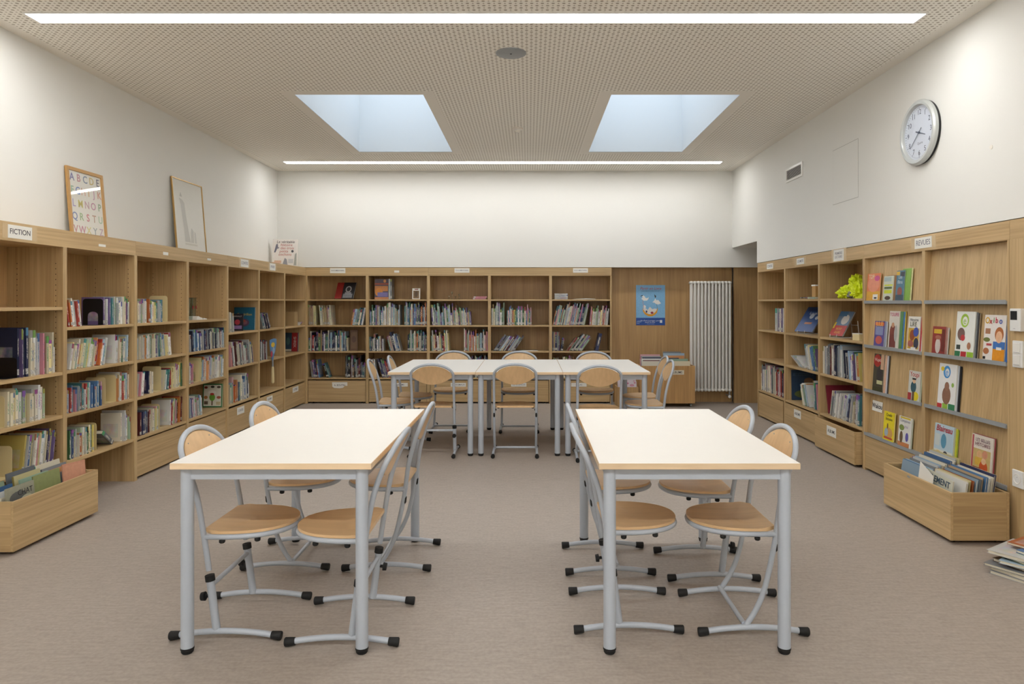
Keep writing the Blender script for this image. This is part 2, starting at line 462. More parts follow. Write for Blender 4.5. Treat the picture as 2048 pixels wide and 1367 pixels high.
# solid slab above the board so that no daylight leaks in
mb = MB(); zt0, zt1 = ZC+0.004, ZC+0.85
xsl = [XWL-0.1, SKX[0][0], SKX[0][1], SKX[1][0], SKX[1][1], XR+0.6]
for i in range(5):
    if i in (1, 3):
        mb.box(xsl[i], xsl[i+1], YF-0.1, SKY0, zt0, zt1); mb.box(xsl[i], xsl[i+1], SKY1, 10.45, zt0, zt1)
    else: mb.box(xsl[i], xsl[i+1], YF-0.1, 10.45, zt0, zt1)
mb.build('roof_slab', 'well_paint', ceiling)
for n_, (a, b_) in enumerate(SKX):
    fr_ = MB()
    for bb in ((a-0.04, a, SKY0-0.04, SKY1+0.04), (b_, b_+0.04, SKY0-0.04, SKY1+0.04), (a, b_, SKY0-0.04, SKY0), (a, b_, SKY1, SKY1+0.04)):
        fr_.box(*bb, zt1, zt1+0.06)
    win = struct(fr_.build('window_%d' % (n_+1), 'white_enamel'))
    box('pane', 'clear_glass', win, a, b_, SKY0, SKY1, zt1+0.02, zt1+0.028)
    ld = bpy.data.lights.new('skylight_portal', 'AREA'); ld.shape = 'RECTANGLE'; ld.size = b_-a; ld.size_y = SKY1-SKY0
    ld.cycles.is_portal = True
    lo_ = bpy.data.objects.new('skylight_portal', ld); COL.objects.link(lo_); lo_.parent = win
    lo_.location = ((a+b_)/2, (SKY0+SKY1)/2, zt1+0.015)

# linear ceiling lamps
for y0, y1, lab in ((4.475, 4.62, 'long wide linear ceiling lamp across the room near the camera'),
                    (9.185, 9.325, 'linear ceiling lamp just in front of the back wall'),
                    (-0.235, -0.09, 'linear ceiling lamp over the near end of the room')):
    t = empty('ceiling_lamp', (0, 0, ZC)); tag(t, lab, 'ceiling lamp', 'linear ceiling lamps')
    box('diffuser', 'lamp_diffuser_back' if y0 > 9 else 'lamp_diffuser_middle' if y0 > 0 else 'lamp_diffuser_near', t, -3.2, 2.52, y0, y1, -0.008, -0.002)
    mb = MB(); mb.box(-3.212, 2.532, y0-0.012, y0, -0.009, -0.001); mb.box(-3.212, 2.532, y1, y1+0.012, -0.009, -0.001)
    mb.box(-3.212, -3.2, y0, y1, -0.009, -0.001); mb.box(2.52, 2.532, y0, y1, -0.009, -0.001)
    mb.build('frame', 'white_enamel', t)

# ceiling discs
t = MB().lathe([(0.0, -0.012), (0.10, -0.012), (0.1125, -0.006), (0.1125, 0.0)], seg=40).build('ceiling_speaker_cover', 'grey_metal', smooth=True, loc=(-0.133, 5.2, ZC))
tag(t, 'round grey cover plate on the perforated ceiling between the lamps', 'cover plate')
MB().lathe([(0.0, -0.014), (0.008, -0.014), (0.008, -0.011)], seg=12).build('center_screw', 'black_plastic', t, loc=(0, -0.012, 0))
t = MB().lathe([(0.0, -0.05), (0.022, -0.045), (0.03, -0.03), (0.032, -0.02), (0.055, -0.014), (0.056, 0)], seg=28).build('smoke_detector', 'ceiling_plain', smooth=True, loc=(-0.12, 7.45, ZC))
tag(t, 'small domed smoke detector on the ceiling between the skylights', 'smoke detector')
MB().lathe([(0.033, -0.0225), (0.036, -0.0215), (0.036, -0.019), (0.033, -0.018)], seg=28).build('ring', 'white_plastic', t, smooth=True)

# ================================================================== BOOKCASES
PEG = None
def bookcase(label, loc, rz, n, bw, depth, shelves, peg=False, header_mat='oak_x'):
    t = empty('bookcase', loc, rz); tag(t, label, 'bookcase', 'built-in oak bookcases')
    W = n * bw
    for i in range(n + 1):
        a = i*bw - (0.02 if 0 < i < n else 0 if i == 0 else 0.02); b_ = i*bw + (0.02 if 0 < i < n else 0.02 if i == 0 else 0)
        a = max(a, 0); b_ = min(b_, W)
        u = box('upright', 'oak_z', t, a, b_, 0, depth-0.012, 0, 1.79, bevel=0.0012)
        if peg and i > 0:
            mbp = MB()
            for dd in (0.05, depth-0.08):
                for k in range(36):
                    z = 0.42 + k*0.036
                    mbp.add([(a-0.0004, dd+0.0034*math.cos(q*PI/3), z+0.0034*math.sin(q*PI/3)) for q in range(6)], [(0,1,2,3,4,5)])
            o = mbp.build('peg_holes', 'dark_gap', u); o['kind'] = 'stuff'
    for i in range(n):
        a, b_ = i*bw + 0.02, (i+1)*bw - 0.02
        for z in shelves[i]:
            box('shelf', 'oak_x', t, a+0.0005, b_-0.0005, 0.004, depth-0.012, z-0.021, z, bevel=0.001)
    box('back_panel', 'oak_panel', t, 0, W, depth-0.012, depth, 0, 1.79)
    box('header', header_mat, t, 0.0006, W-0.0006, 0, 0.02, 1.79, TOP, bevel=0.001)
    box('canopy', 'oak_x', t, 0, W, 0.02, depth, 1.79, 1.808)
    box('top_panel', 'oak_x', t, 0, W, 0.02, depth, TOP-0.02, TOP)
    return t

def card(parent, s, z, wd, ht, txt=None, size=0.03, mat='paper', ink='ink', tape=False, d=0.0, torn=False, shear=0.0):
    """paper label stuck on the front of a thing"""
    if tape:
        box('sticky_tape', 'tape', parent, s-wd*0.72, s+wd*0.72, d-0.0008, d-0.0001, z-ht*0.56, z+ht*0.56)
    if torn:
        pts = [(-wd/2, ht/2), (-wd/2+0.004, -ht*0.25), (-wd*0.36, -ht*0.45), (0.0, -ht/2), (wd*0.22, -ht*0.42), (wd*0.32, -ht*0.1), (wd*0.5, -ht*0.08), (wd/2, ht/2)]
        mb = MB().prism([(s+p[0], z+p[1]) for p in pts], d-0.002, d-0.0008)
        c = mb.build('label_card', mat, parent)
    else:
        c = box('label_card', mat, parent, s-wd/2, s+wd/2, d-0.0022, d-0.0009, z-ht/2, z+ht/2)
    if txt:
        lines = txt.split('\n')
        for i, l in enumerate(lines):
            text(l, size, ink, c, (s, d-0.0026, z + (len(lines)-1)*size*0.5 - i*size), shear=shear, bold=0.004, fit=wd*0.84)
    return c

S1 = [0.347, 0.662, 0.951, 1.388]; S2 = [0.337, 0.657, 0.955, 1.25]; S5 = [0.345, 0.733, 1.1, 1.46]
SB = [0.36, 0.733, 1.097, 1.46]; SR = [0.338, 0.725, 1.082, 1.453]
BWL = 0.8556; Y1 = 9.888 - 7*BWL
BLB = 0.8576
BWR = 0.928; YR0 = 8.79
# left wall
bl1 = bookcase('near two-bay oak bookcase on the left wall under the alphabet poster', (XL, Y1, 0), R(90), 2, BWL, 0.39, [S1, S2], True)
bl2 = bookcase('middle two-bay oak bookcase on the left wall under the gold-framed picture', (XL, Y1+2*BWL, 0), R(90), 2, BWL, 0.39, [S2, S2], True)
bl3 = bookcase('far three-bay oak bookcase on the left wall reaching the corner', (XL, Y1+4*BWL, 0), R(90), 3, BWL, 0.39, [S5, S5, S5])
# back wall
bb1 = bookcase('two-bay oak bookcase at the left end of the back wall', (XL, YB, 0), 0, 2, BLB, 0.38, [SB, SB])
bb2 = bookcase('three-bay oak bookcase in the middle of the back wall', (XL+2*BLB, YB, 0), 0, 3, BLB, 0.38, [SB, SB, SB])
# right wall
br1 = bookcase('three-bay oak bookcase at the far end of the right wall', (XR, YR0, 0), R(-90), 3, BWR, 0.38, [SR, SR, SR])

def on(t, kind, u): # position along a bookcase from the photo column of its face
    if kind == 'L': return yl(u, 0) - t.location.y
    if kind == 'B': return xb(u, 0) - t.location.x
    return t.location.y - yr(u, 0)
card(bl1, on(bl1,'L',40), 1.848, 0.205, 0.08, 'FICTION', 0.05, tape=True)
card(bl1, on(bl1,'L',204), 1.835, 0.085, 0.018, None)
card(bl2, on(bl2,'L',331), 1.838, 0.085, 0.026, None)
card(bl2, on(bl2,'L',418), 1.838, 0.08, 0.02, None)
card(bl3, on(bl3,'L',489), 1.848, 0.21, 0.085, 'CONTES', 0.045, ink='pencil', tape=True)
card(bl3, on(bl3,'L',545), 1.85, 0.19, 0.085, 'POESIE', 0.042, ink='pencil', tape=True)
card(bb1, on(bb1,'B',675.5), 1.862, 0.215, 0.07, 'DOCUMENTAIRES', 0.026)
card(bb1, on(bb1,'B',793.5), 1.85, 0.07, 0.03, None)
card(bb2, on(bb2,'B',924), 1.865, 0.21, 0.062, 'DOCUMENTAIRES', 0.026, ink='pencil')
card(bb2, on(bb2,'B',1161), 1.865, 0.21, 0.062, 'DOCUMENTAIRES', 0.026, ink='pencil')
card(br1, on(br1,'R',1540), 1.845, 0.21, 0.065, 'CONTES', 0.04, ink='pencil', tape=True)
card(br1, on(br1,'R',1601), 1.85, 0.2, 0.065, 'LES MOTS', 0.036, ink='pencil', tape=True)
card(br1, on(br1,'R',1677.5), 1.853, 0.215, 0.105, 'PREMIERES\nLECTURES', 0.033, ink='pencil', tape=True)

# magazine display on the right wall: sloping panels with grey ledges
YM = 6.006; BWM = 0.912
LEDGE = [0.318, 0.687, 1.058, 1.428]
mg = empty('magazine_display', (XR, YM, 0), R(-90)); tag(mg, 'two-bay oak magazine display with grey ledges on the right wall', 'magazine rack')
for i, (a, b_) in enumerate(((0, 0.02), (BWM-0.02, BWM+0.02), (2*BWM-0.02, 2*BWM))):
    box('upright', 'oak_z', mg, a, b_, 0, 0.37, 0, 1.79, bevel=0.0012)
box('back_panel', 'oak_panel', mg, 0, 2*BWM, 0.37, 0.38, 0, 1.79)
box('header', 'oak_x', mg, 0.0006, 2*BWM, 0, 0.02, 1.79, TOP, bevel=0.001)
box('canopy', 'oak_x', mg, 0, 2*BWM, 0.02, 0.38, 1.79, 1.808)
for i in range(2):
    a, b_ = i*BWM+0.0205, (i+1)*BWM-0.0205
    tops = LEDGE[1:] + [1.788]
    for z0, z1 in zip(LEDGE, tops):
        zt = z1 - 0.024 if z1 < 1.78 else z1
        mb = MB()
        mb.add([(a,0.026,z0),(b_,0.026,z0),(b_,0.052,zt),(a,0.052,zt),(a,0.04,z0),(b_,0.04,z0),(b_,0.066,zt),(a,0.066,zt)],
               [(0,1,2,3),(5,4,7,6),(1,5,6,2),(4,0,3,7),(3,2,6,7),(4,5,1,0)])
        mb.build('display_panel', 'oak_z', mg)
        mb = MB(); mb.box(a, b_, -0.006, 0.05, z0-0.02, z0-0.0005); mb.box(a, b_, -0.008, -0.006, z0-0.02, z0+0.006)
        mb.build('ledge', 'grey_metal', mg)
card(mg, YM-yr(1846.5,0), 1.85, 0.22, 0.078, 'REVUES', 0.055, ink='pencil', tape=True)

# ------------------------------------------------------------------ rolling bins under the shelves
def bin_(label, loc, rz, W, D, H, group='oak bins under the bookcases', z0=0.022):
    t = empty('book_bin', loc, rz); tag(t, label, 'bin', group)
    box('front_panel', 'oak_x', t, 0, W, 0, 0.016, z0, H, bevel=0.001)
    box('back_panel', 'oak_x', t, 0, W, D-0.016, D, z0, H)
    for s in (0, W-0.016): box('side_panel', 'oak_y', t, s+0.0004, s+0.0156, 0.0162, D-0.0162, z0, H, bevel=0.001)
    box('bottom_panel', 'oak_x', t, 0.016, W-0.016, 0.016, D-0.016, z0+0.001, z0+0.012)
    for sx_ in (0.06, W-0.06):
        for sy in (0.05, D-0.05):
            MB().tube([(sx_-0.01, sy, z0/2), (sx_+0.01, sy, z0/2)], z0/2-0.0002, 12).build('caster', 'rubber', t, smooth=True)
    return t
ORD = ['first','second','third','fourth','fifth','sixth','seventh']
# left wall
binL = bin_('open oak bin of albums pulled out on the floor, front left', (-2.885, 3.945, 0), R(90), 0.775, 0.335, 0.302)
for k in range(2, 7):
    t = bin_('closed oak bin under the %s bay of the left wall' % ORD[k], (XL-0.012, Y1+k*BWL+0.024, 0), R(90), BWL-0.048, 0.34, 0.302)
    if k == 4: card(t, 0.33, 0.245, 0.19, 0.078, 'CONTES', 0.034, ink='pencil')
    if k == 5: card(t, 0.33, 0.25, 0.19, 0.066, 'ALBUMS', 0.034, ink='pencil')
    if k == 6: card(t, 0.42, 0.25, 0.23, 0.07, 'A TRIER', 0.04, ink='pencil')
BT = [('A. BOUTIN', True), ('ALBUMS', False), ('LES ANIMAUX', False), ('LES SCIENCES', False), ('ATLAS', False)]
for k in range(5):
    t = bin_('closed oak bin under the %s bay of the back wall' % ORD[k], (XL+k*BLB+0.026, YB+0.012, 0), 0, BLB-0.052, 0.34, 0.322)
    cu = [679, 800, 916.5, 1037.5, 1158][k]
    card(t, xb(cu,0)-(XL+k*BLB+0.026), 0.262 if k else 0.255, 0.215, 0.085 if k == 0 else 0.052, BT[k][0], 0.032, ink='ink' if k == 0 else 'pencil', torn=BT[k][1])
# right wall
t = bin_('plain closed oak bin under the first bay of the right wall', (XR+0.006, YR0-0.03, 0), R(-90), BWR-0.1, 0.34, 0.302)
t = bin_('closed oak bin with an albums label under the second right-wall bay', (XR-0.004, YR0-BWR-0.03, 0), R(-90), BWR-0.062, 0.34, 0.302)
card(t, 0.36, 0.235, 0.19, 0.085, 'ALBUMS', 0.04)
t = bin_('oak bin with an albums label pulled slightly out, third right-wall bay', (XR-0.055, YR0-2*BWR-0.04, 0), R(-90), BWR-0.09, 0.34, 0.302)
card(t, 0.38, 0.225, 0.20, 0.088, 'ALBUMS', 0.042)
t = bin_('closed oak bin under the left bay of the magazine display', (XR+0.002, YM-0.024, 0), R(-90), BWM-0.05, 0.34, 0.292)
binR = bin_('open oak bin of albums pulled out below the magazine display', (2.473, 4.915, 0), R(-90), 0.78, 0.345, 0.302)
MB().prism([(0.30,0.285),(0.31,0.279),(0.33,0.277),(0.345,0.28),(0.34,0.288),(0.32,0.292)], -0.0015, -0.0004).build('sticker', 'grey_metal', binR)

# ================================================================== BOOKS
# one unit book: cover (front board, spine, back board) and page block, stretched to each book's size
mbk = MB(); mbk.box(0, 0.09, 0, 1, 0, 1); mbk.box(0.91, 1, 0, 1, 0, 1); mbk.box(0.09, 0.91, 0, 0.012, 0, 1)
bk0 = mbk.build('book', 'book_cover'); BOOK_ME = bk0.data; bpy.data.objects.remove(bk0)
mbp = MB(); mbp.box(0.09, 0.91, 0.012, 0.975, 0.012, 0.982)
pg0 = mbp.build('pages', 'pages'); PAGE_ME = pg0.data; bpy.data.objects.remove(pg0)

CN = {  # everyday colour name -> shades (sRGB)
 'cream': [(222,212,184),(214,202,170),(228,220,198)], 'white': [(232,230,224),(222,222,218)],
 'pale grey': [(190,192,190),(176,180,182)], 'grey': [(128,132,136),(110,116,122)], 'black': [(30,30,34),(40,36,40)],
 'red': [(176,44,44),(160,36,52),(190,60,48)], 'dark red': [(104,28,36),(88,30,34)], 'pink': [(208,150,156),(214,168,170),(196,120,136)],
 'orange': [(208,116,48),(200,100,40),(214,140,80)], 'yellow': [(232,212,110),(226,200,96),(236,220,150)],
 'pale yellow': [(226,212,150),(220,204,140)], 'green': [(70,122,82),(60,110,70),(98,142,90)], 'pale green': [(160,182,146),(146,176,150)],
 'teal': [(58,118,126),(70,130,138)], 'blue': [(62,106,160),(74,120,170),(52,92,150)], 'pale blue': [(150,180,204),(164,190,208)],
 'dark blue': [(38,46,88),(44,52,96),(32,40,70)], 'purple': [(96,78,132),(110,88,140)], 'brown': [(120,88,64),(104,76,56)], 'tan': [(184,152,112),(172,140,100)] }
PAL = {
 'cream': ['cream']*6+['white']*4+['pale grey','pale blue','yellow','red','pale green','orange','pale yellow','pink'],
 'mix': ['cream','cream','white','white','cream','pale grey','cream','white','white','pale grey','yellow','red','blue','pale blue','teal','green','orange','pale green','purple','dark blue','pink','pale yellow','cream'],
 'navy': ['dark blue','purple','blue','grey'], 'cool': ['grey','blue','pale blue','dark blue','pale grey','grey','white','white','cream','dark red','pale grey'],
 'big': ['dark blue','grey','pale grey','cream','purple','dark blue'],
 'teal': ['teal','pale blue','blue','cream','white','pale green','red','orange','pink','pale grey','blue'],
 'redwhite': ['red','white','white','pink','orange','cream'],
 'yellow': ['yellow','cream','white','pale yellow','purple','red','green','white'],
 'warm': ['pale yellow','yellow','orange','pink','red','white','cream','pale green','dark red'],
 'dark': ['grey','dark blue','black','grey','teal','dark red','pale grey','brown'],
 'pastel': ['pink','cream','pale grey','purple','white','pale blue','pale green'],
 'purple': ['dark red','grey','pale grey','cream','red','white','grey','pink','dark blue','cream'],
 'back': ['grey','cream','tan','black','dark blue','blue','cream','tan','dark blue','red','green','pale grey','teal','orange','pale blue','brown','white','purple','pale green'],
 'greencream': ['cream','cream','pale green','pale grey','green','white','tan','pale blue','purple','cream','teal'],
 'greenblue': ['green','blue','teal','pale blue','cream','orange','dark blue','pale green','pale grey','purple'],
 'blue': ['blue','pale blue','teal','dark blue','white','pink','cream','orange','pale green'],
 'bright': ['orange','yellow','green','red','cream','blue','white','teal','pink','cream','dark red'],
 'paper': ['cream','cream','tan','pale yellow','cream'],
 'albums': ['blue','pale blue','grey','cream','white','pink','tan','purple','pale green','orange','teal'] }
ORDW = (['first','second','third','fourth','fifth','sixth','seventh','eighth','ninth','tenth','eleventh','twelfth','thirteenth','fourteenth','fifteenth','sixteenth','seventeenth','eighteenth','nineteenth']
        + ['twentieth'] + ['twenty-' + x for x in ['first','second','third','fourth','fifth','sixth','seventh','eighth','ninth']]
        + ['thirtieth'] + ['thirty-' + x for x in ['first','second','third','fourth','fifth','sixth','seventh','eighth','ninth']]
        + ['fortieth'] + ['forty-' + x for x in ['first','second','third','fourth','fifth','sixth','seventh','eighth','ninth']] + ['fiftieth'] + ['fifty-' + x for x in ['first','second','third','fourth','fifth','sixth','seventh','eighth','ninth']] + ['sixtieth'] * 40)
SHELFW = ['lowest', 'second lowest', 'second highest', 'highest']
NB = [0]
SHELVED = []
def book(M, t, d, h, cname, rng, label, group, cat='book', name='book', shelved=False):
    c = rng.choice(CN[cname]); k = rng.uniform(0.88, 1.08)
    g_ = sum(c)/3; c = tuple(g_ + (x-g_)*0.82 for x in c)
    if shelved:
        p = M @ Vector((t/2, 0, h/2))
        u, v = U0 + F*p.x/p.y, V0 - F*(p.z-HC)/p.y
        vis = 1.0 if 0 <= u <= 2048 else 0.0
        SHELVED.append((vis*t*h/(p.y*p.y)*(abs(M.to_3x3().col[1].normalized().dot((p - Vector((0,0,HC))).normalized()))), M, t, d, h, tuple(min(255, x*k) for x in c), label, group, rng.random(), vis))
        return
    o = bpy.data.objects.new(name, BOOK_ME); COL.objects.link(o)
    o.matrix_world = M @ Matrix.Diagonal((t, d, h, 1))
    o.color = lin(tuple(min(255, x*k) for x in c))
    p = bpy.data.objects.new('pages', PAGE_ME); COL.objects.link(p); p.parent = o
    tag(o, label, cat, group); NB[0] += 1
    return o

WALLN = {'L': 'left wall', 'B': 'back wall', 'R': 'right wall'}
def bay_matrix(kind, bay):
    if kind == 'L': return Matrix.Translation((XL, Y1+bay*BWL, 0)) @ Matrix.Rotation(R(90), 4, 'Z'), BWL
    if kind == 'B': return Matrix.Translation((XL+bay*BLB, YB, 0)), BLB
    return Matrix.Translation((XR, YR0-bay*BWR, 0)) @ Matrix.Rotation(R(-90), 4, 'Z'), BWR
def us(kind, bay, u, d=0.04):
    if kind == 'L': return yl(u, d) - (Y1+bay*BWL)
    if kind == 'B': return xb(u, d) - (XL+bay*BLB)
    return (YR0-bay*BWR) - yr(u, d)
COUNT = {}
def seg(kind, bay, row, z, u0, u1, tm, h0, h1, lean=0, pal='mix', first=None, inset=0.035, rng=None):
    """a run of books standing on a shelf between two points"""
    M, bw = bay_matrix(kind, bay)
    rng = random.Random((ord(kind)*100003 + bay*1009 + row*97 + int(u0)+500))
    lo, hi = 0.0225, bw - 0.0225
    a = R(lean); ca, sa = math.cos(a), math.sin(a)
    s = us(kind, bay, u0, inset); s1 = us(kind, bay, u1, inset)
    s = max(s, lo + (h1*abs(sa) if lean < 0 else 0)); s1 = min(s1, hi)
    prev = None; key = (kind, bay, row)
    i = 0
    while True:
        t = max(0.006, rng.gauss(tm, tm*0.35)); h = rng.uniform(h0, h1); d = min(0.30, h*rng.uniform(0.66, 0.82))
        step = t/ca
        c0 = s                      # where the face of the book before meets the shelf
        if lean > 0: s = c0 + t*sa*sa/ca
        end = s + step + (h*sa if lean > 0 else 0)
        if s + step > s1 + 0.004 or end > hi: break
        cname = first if (i == 0 and first) else rng.choice(PAL[pal])
        if cname == prev and rng.random() < 0.5: cname = rng.choice(PAL[pal])
        prev = cname
        n = COUNT.get(key, 0); COUNT[key] = n + 1
        # standing on its lower edge
        if lean >= 0: B = Matrix.Translation((s, inset + rng.uniform(-0.012, 0.014), z + t*sa + 0.0006))
        else: B = Matrix.Translation((s, inset + rng.uniform(-0.012, 0.014), z + 0.0006))
        Mx = M @ B @ Matrix.Rotation(a, 4, 'Y')
        size = 'slim' if t < 0.011 else 'thick' if t > 0.02 else ('tall' if h > 0.26 else 'small' if h < 0.17 else 'plain')
        lab = '%s %s book, %s from left on %s shelf of %s bay, %s' % (size, cname, ORDW[n], SHELFW[row], ORD[bay], WALLN[kind])
        book(Mx, t, d, h, cname, rng, lab, 'books on the %s shelves' % WALLN[kind].split()[0], shelved=True)
        s = c0 + step + rng.uniform(0.0006, 0.0022); i += 1

def segs(kind, bay, zs, rows):
    for row, lst in rows.items():
        for a in lst: seg(kind, bay, row, zs[row], *a)

# ---- left wall
segs('L', 0, S1, {2: [(39,57,.016,.27,.31,0,'big','dark blue'), (58.5,105,.02,.2,.29,0,'cream'), (107,116,.014,.16,.19,0,'cream')],
                  1: [(13,94,.017,.17,.225,0,'cream')],
                  0: [(-25,-2,.018,.19,.22,0,'cream'), (46,123,.0145,.2,.24,8,'mix','yellow')]})
segs('L', 1, S2, {3: [(137,162,.015,.17,.21,-10,'cream'), (209,214,.02,.2,.21,0,'navy','purple'), (215,262,.013,.16,.215,0,'mix')],
                  2: [(136,214,.0145,.16,.21,12,'cream'), (228,256,.0145,.17,.22,2,'mix')],
                  1: [(136,206,.0125,.14,.19,0,'teal'), (235,266,.014,.16,.22,0,'cream')],
                  0: [(136,189,.0145,.15,.2,0,'mix'), (228,242,.024,.15,.2,-52,'dark'), (245,267,.0145,.17,.24,0,'cream')]})
segs('L', 2, S2, {3: [(277,326,.0145,.15,.2,0,'mix')],
                  2: [(277,315,.013,.17,.2,0,'mix'), (318,342,.013,.17,.2,-7,'mix')],
                  1: [(277,290,.015,.17,.2,7,'redwhite'), (300,310,.016,.16,.19,0,'cool'), (327,338,.014,.16,.18,8,'mix'), (342,373,.015,.18,.22,0,'yellow')],
                  0: [(277,300,.018,.17,.19,0,'dark'), (301,316,.014,.18,.2,0,'warm'), (340,372,.014,.19,.235,3,'warm','white')]})
segs('L', 3, S2, {2: [(381,451,.0145,.15,.205,-3,'cool')],
                  1: [(380,386,.016,.17,.2,0,'pastel'), (402,450,.016,.18,.235,3,'cream')],
                  0: [(380,405,.0135,.16,.2,-5,'pastel')]})
segs('L', 4, S5, {2: [(459,468,.026,.15,.22,-5,'greencream')],
                  1: [(462,507,.0145,.2,.27,-11,'purple')],
                  0: [(460,501,.021,.17,.29,-1,'mix')]})
segs('L', 5, S5, {2: [(528,542,.022,.19,.22,-30,'dark')], 1: [(521,535,.022,.2,.24,-2,'dark')]})
# ---- back wall
segs('B', 0, SB, {2: [(617,632,.013,.26,.3,-2,'paper'), (636,640,.022,.26,.29,-4,'dark'), (641,664,.0115,.24,.3,-4,'paper'), (701,731,.02,.22,.25,11,'blue')],
                  1: [(617,695,.0155,.17,.3,0,'back')],
                  0: [(623,642,.02,.21,.26,-8,'back'), (653,662,.02,.2,.22,-18,'dark'), (691,733,.016,.16,.31,0,'dark')]})
segs('B', 1, SB, {2: [(739,800,.015,.19,.32,0,'greencream'), (809,854,.0145,.23,.33,0,'greenblue')],
                  1: [(739,768,.014,.16,.24,-1,'back'), (780,804,.015,.2,.28,-14,'blue'), (815,856,.0145,.2,.32,0,'back')],
                  0: [(741,752,.014,.2,.27,-3,'blue'), (765,792,.016,.2,.27,-17,'back')]})
segs('B', 2, SB, {2: [(864,943,.0145,.16,.31,-4,'greencream')],
                  1: [(863,899,.0125,.2,.3,-3,'warm'), (928,978,.0145,.2,.32,0,'blue')],
                  0: [(930,976,.0125,.25,.31,0,'back')]})
segs('B', 3, SB, {2: [(983,1011,.014,.22,.32,0,'greencream'), (1014,1063,.0145,.2,.3,0,'bright')],
                  1: [(986,1032,.0145,.22,.27,34,'cool')],
                  0: [(1010,1018,.014,.28,.3,0,'back')]})
segs('B', 4, SB, {2: [(1105,1170,.0155,.2,.32,12,'blue'), (1179,1217,.015,.18,.28,5,'cream')],
                  1: [(1105,1119,.014,.26,.29,0,'back'), (1121,1127,.014,.17,.2,8,'dark'), (1131,1165,.017,.22,.29,36,'back'), (1190,1203,.03,.24,.25,13,'blue')],
                  0: [(1107,1118,.012,.25,.29,0,'cream'), (1126,1150,.014,.25,.31,0,'cream')]})
# ---- right wall
segs('R', 0, SR, {2: [(1549,1569,.04,.26,.28,0,'greencream')], 0: [(1519,1570,.017,.25,.335,-2,'purple')]})
segs('R', 1, SR, {1: [(1616,1636,.017,.23,.27,-20,'mix')], 0: [(1606,1621,.014,.21,.25,-22,'cream'), (1627,1636,.02,.22,.3,-7,'bright')]})
segs('R', 2, SR, {1: [(1641,1684,.0145,.25,.3,-1,'cool'), (1688,1722,.015,.2,.26,-7,'mix')],
                  0: [(1659,1704,.0155,.19,.26,13,'cool'), (1707,1723,.021,.2,.28,3,'dark')]})

# the 300 shelved books that show largest are things of their own, the others one object
SHELVED.sort(key=lambda q: -q[0])
def place_books(limit):
    rest = MB(); co = []; cl = []; rn = []
    for i, (sc, M, t, d, h, c, label, group, r_, vis) in enumerate(SHELVED):
        Mw = M @ Matrix.Diagonal((t, d, h, 1))
        if i < limit:
            o = bpy.data.objects.new('book', BOOK_ME); COL.objects.link(o); o.matrix_world = Mw; o.color = lin(c)
            p = bpy.data.objects.new('pages', PAGE_ME); COL.objects.link(p); p.parent = o
            tag(o, label, 'book', group)
        elif vis:
            for me, mi in ((BOOK_ME, 0), (PAGE_ME, 1)):
                rest.add([Mw @ v.co for v in me.vertices], [tuple(p.vertices) for p in me.polygons], mi)
                co += [tuple(v.co) for v in me.vertices]; cl += [lin(c)]*len(me.vertices); rn += [r_]*len(me.vertices)
    if co:
        o = rest.build('shelved_books', ['book_cover_joined', 'pages']); me = o.data
        a = me.attributes.new('book_co', 'FLOAT_VECTOR', 'POINT'); a.data.foreach_set('vector', [x for q in co for x in q])
        a = me.attributes.new('book_colour', 'FLOAT_COLOR', 'POINT'); a.data.foreach_set('color', [x for q in cl for x in q])
        a = me.attributes.new('book_random', 'FLOAT', 'POINT'); a.data.foreach_set('value', rn)
        tag(o, 'rows of small slim books filling the back wall and far shelves', 'books', kind='stuff')
place_books(300)

# ------------------------------------------------------------------ bookends
def bookend(kind, bay, z, u, h, w_, mat, label, arch=False, foot=(0.0012, 0.09)):
    M, bw = bay_matrix(kind, bay)
    s = us(kind, bay, u, 0.045)
    r = 0.022; pts = []
    if arch:
        pts += [(0, 0), (w_*0.24, 0), (w_*0.24, h*0.32)]
        for k in range(1, 8):
            a = PI - PI*k/8; pts.append((w_/2 + w_*0.26*math.cos(a), h*0.36 + h*0.15*math.sin(a)))
        pts += [(w_*0.76, h*0.32), (w_*0.76, 0), (w_, 0)]
    else: pts += [(0, 0), (w_, 0)]
    for k in range(7): a = PI/2*k/6; pts.append((w_-r+r*math.cos(a), h-r+r*math.sin(a)))
    for k in range(7): a = PI/2+PI/2*k/6; pts.append((r+r*math.cos(a), h-r+r*math.sin(a)))
    o = MB().prism(pts, -0.0012, 0.0012).build('bookend', mat)
    # plate stands across the shelf: outline runs into the shelf
    o.matrix_world = M @ Matrix.Translation((s, 0.045, z+0.0008)) @ Matrix.Rotation(R(90), 4, 'Z')
    tag(o, label, 'bookend', 'metal bookends')
    MB().box(0.0, w_, foot[0], foot[1], 0.0, 0.0012).build('foot_plate', mat, o)
    return o
bookend('L', 0, S1[2], 34, 0.125, 0.15, 'black_metal', 'low black metal bookend, first bay of the left wall')
bookend('L', 0, S1[1], 9, 0.19, 0.15, 'cream_metal', 'cream bookend on the second lowest shelf, first bay, left wall')
bookend('L', 0, S1[0], 24, 0.19, 0.15, 'cream_metal', 'cream bookend on the lowest shelf, first bay, left wall')
bookend('L', 1, S2[3], 206, 0.195, 0.15, 'black_metal', 'black arched bookend on the highest shelf, second bay, left wall', True)
bookend('L', 1, S2[1], 211, 0.2, 0.15, 'cream_metal', 'cream bookend left of a gap, second bay, left wall', foot=(-0.025, -0.0012))
bookend('L', 1, S2[1], 232, 0.205, 0.15, 'cream_metal', 'cream bookend right of a gap, second bay, left wall')
bookend('L', 1, S2[0], 193, 0.2, 0.15, 'cream_metal', 'cream bookend beside slumped books, lowest shelf, second bay, left wall', foot=(-0.012, -0.0012))
bookend('L', 2, S2[3], 335, 0.225, 0.16, 'cream_metal', 'cream bookend on the highest shelf, third bay, left wall')
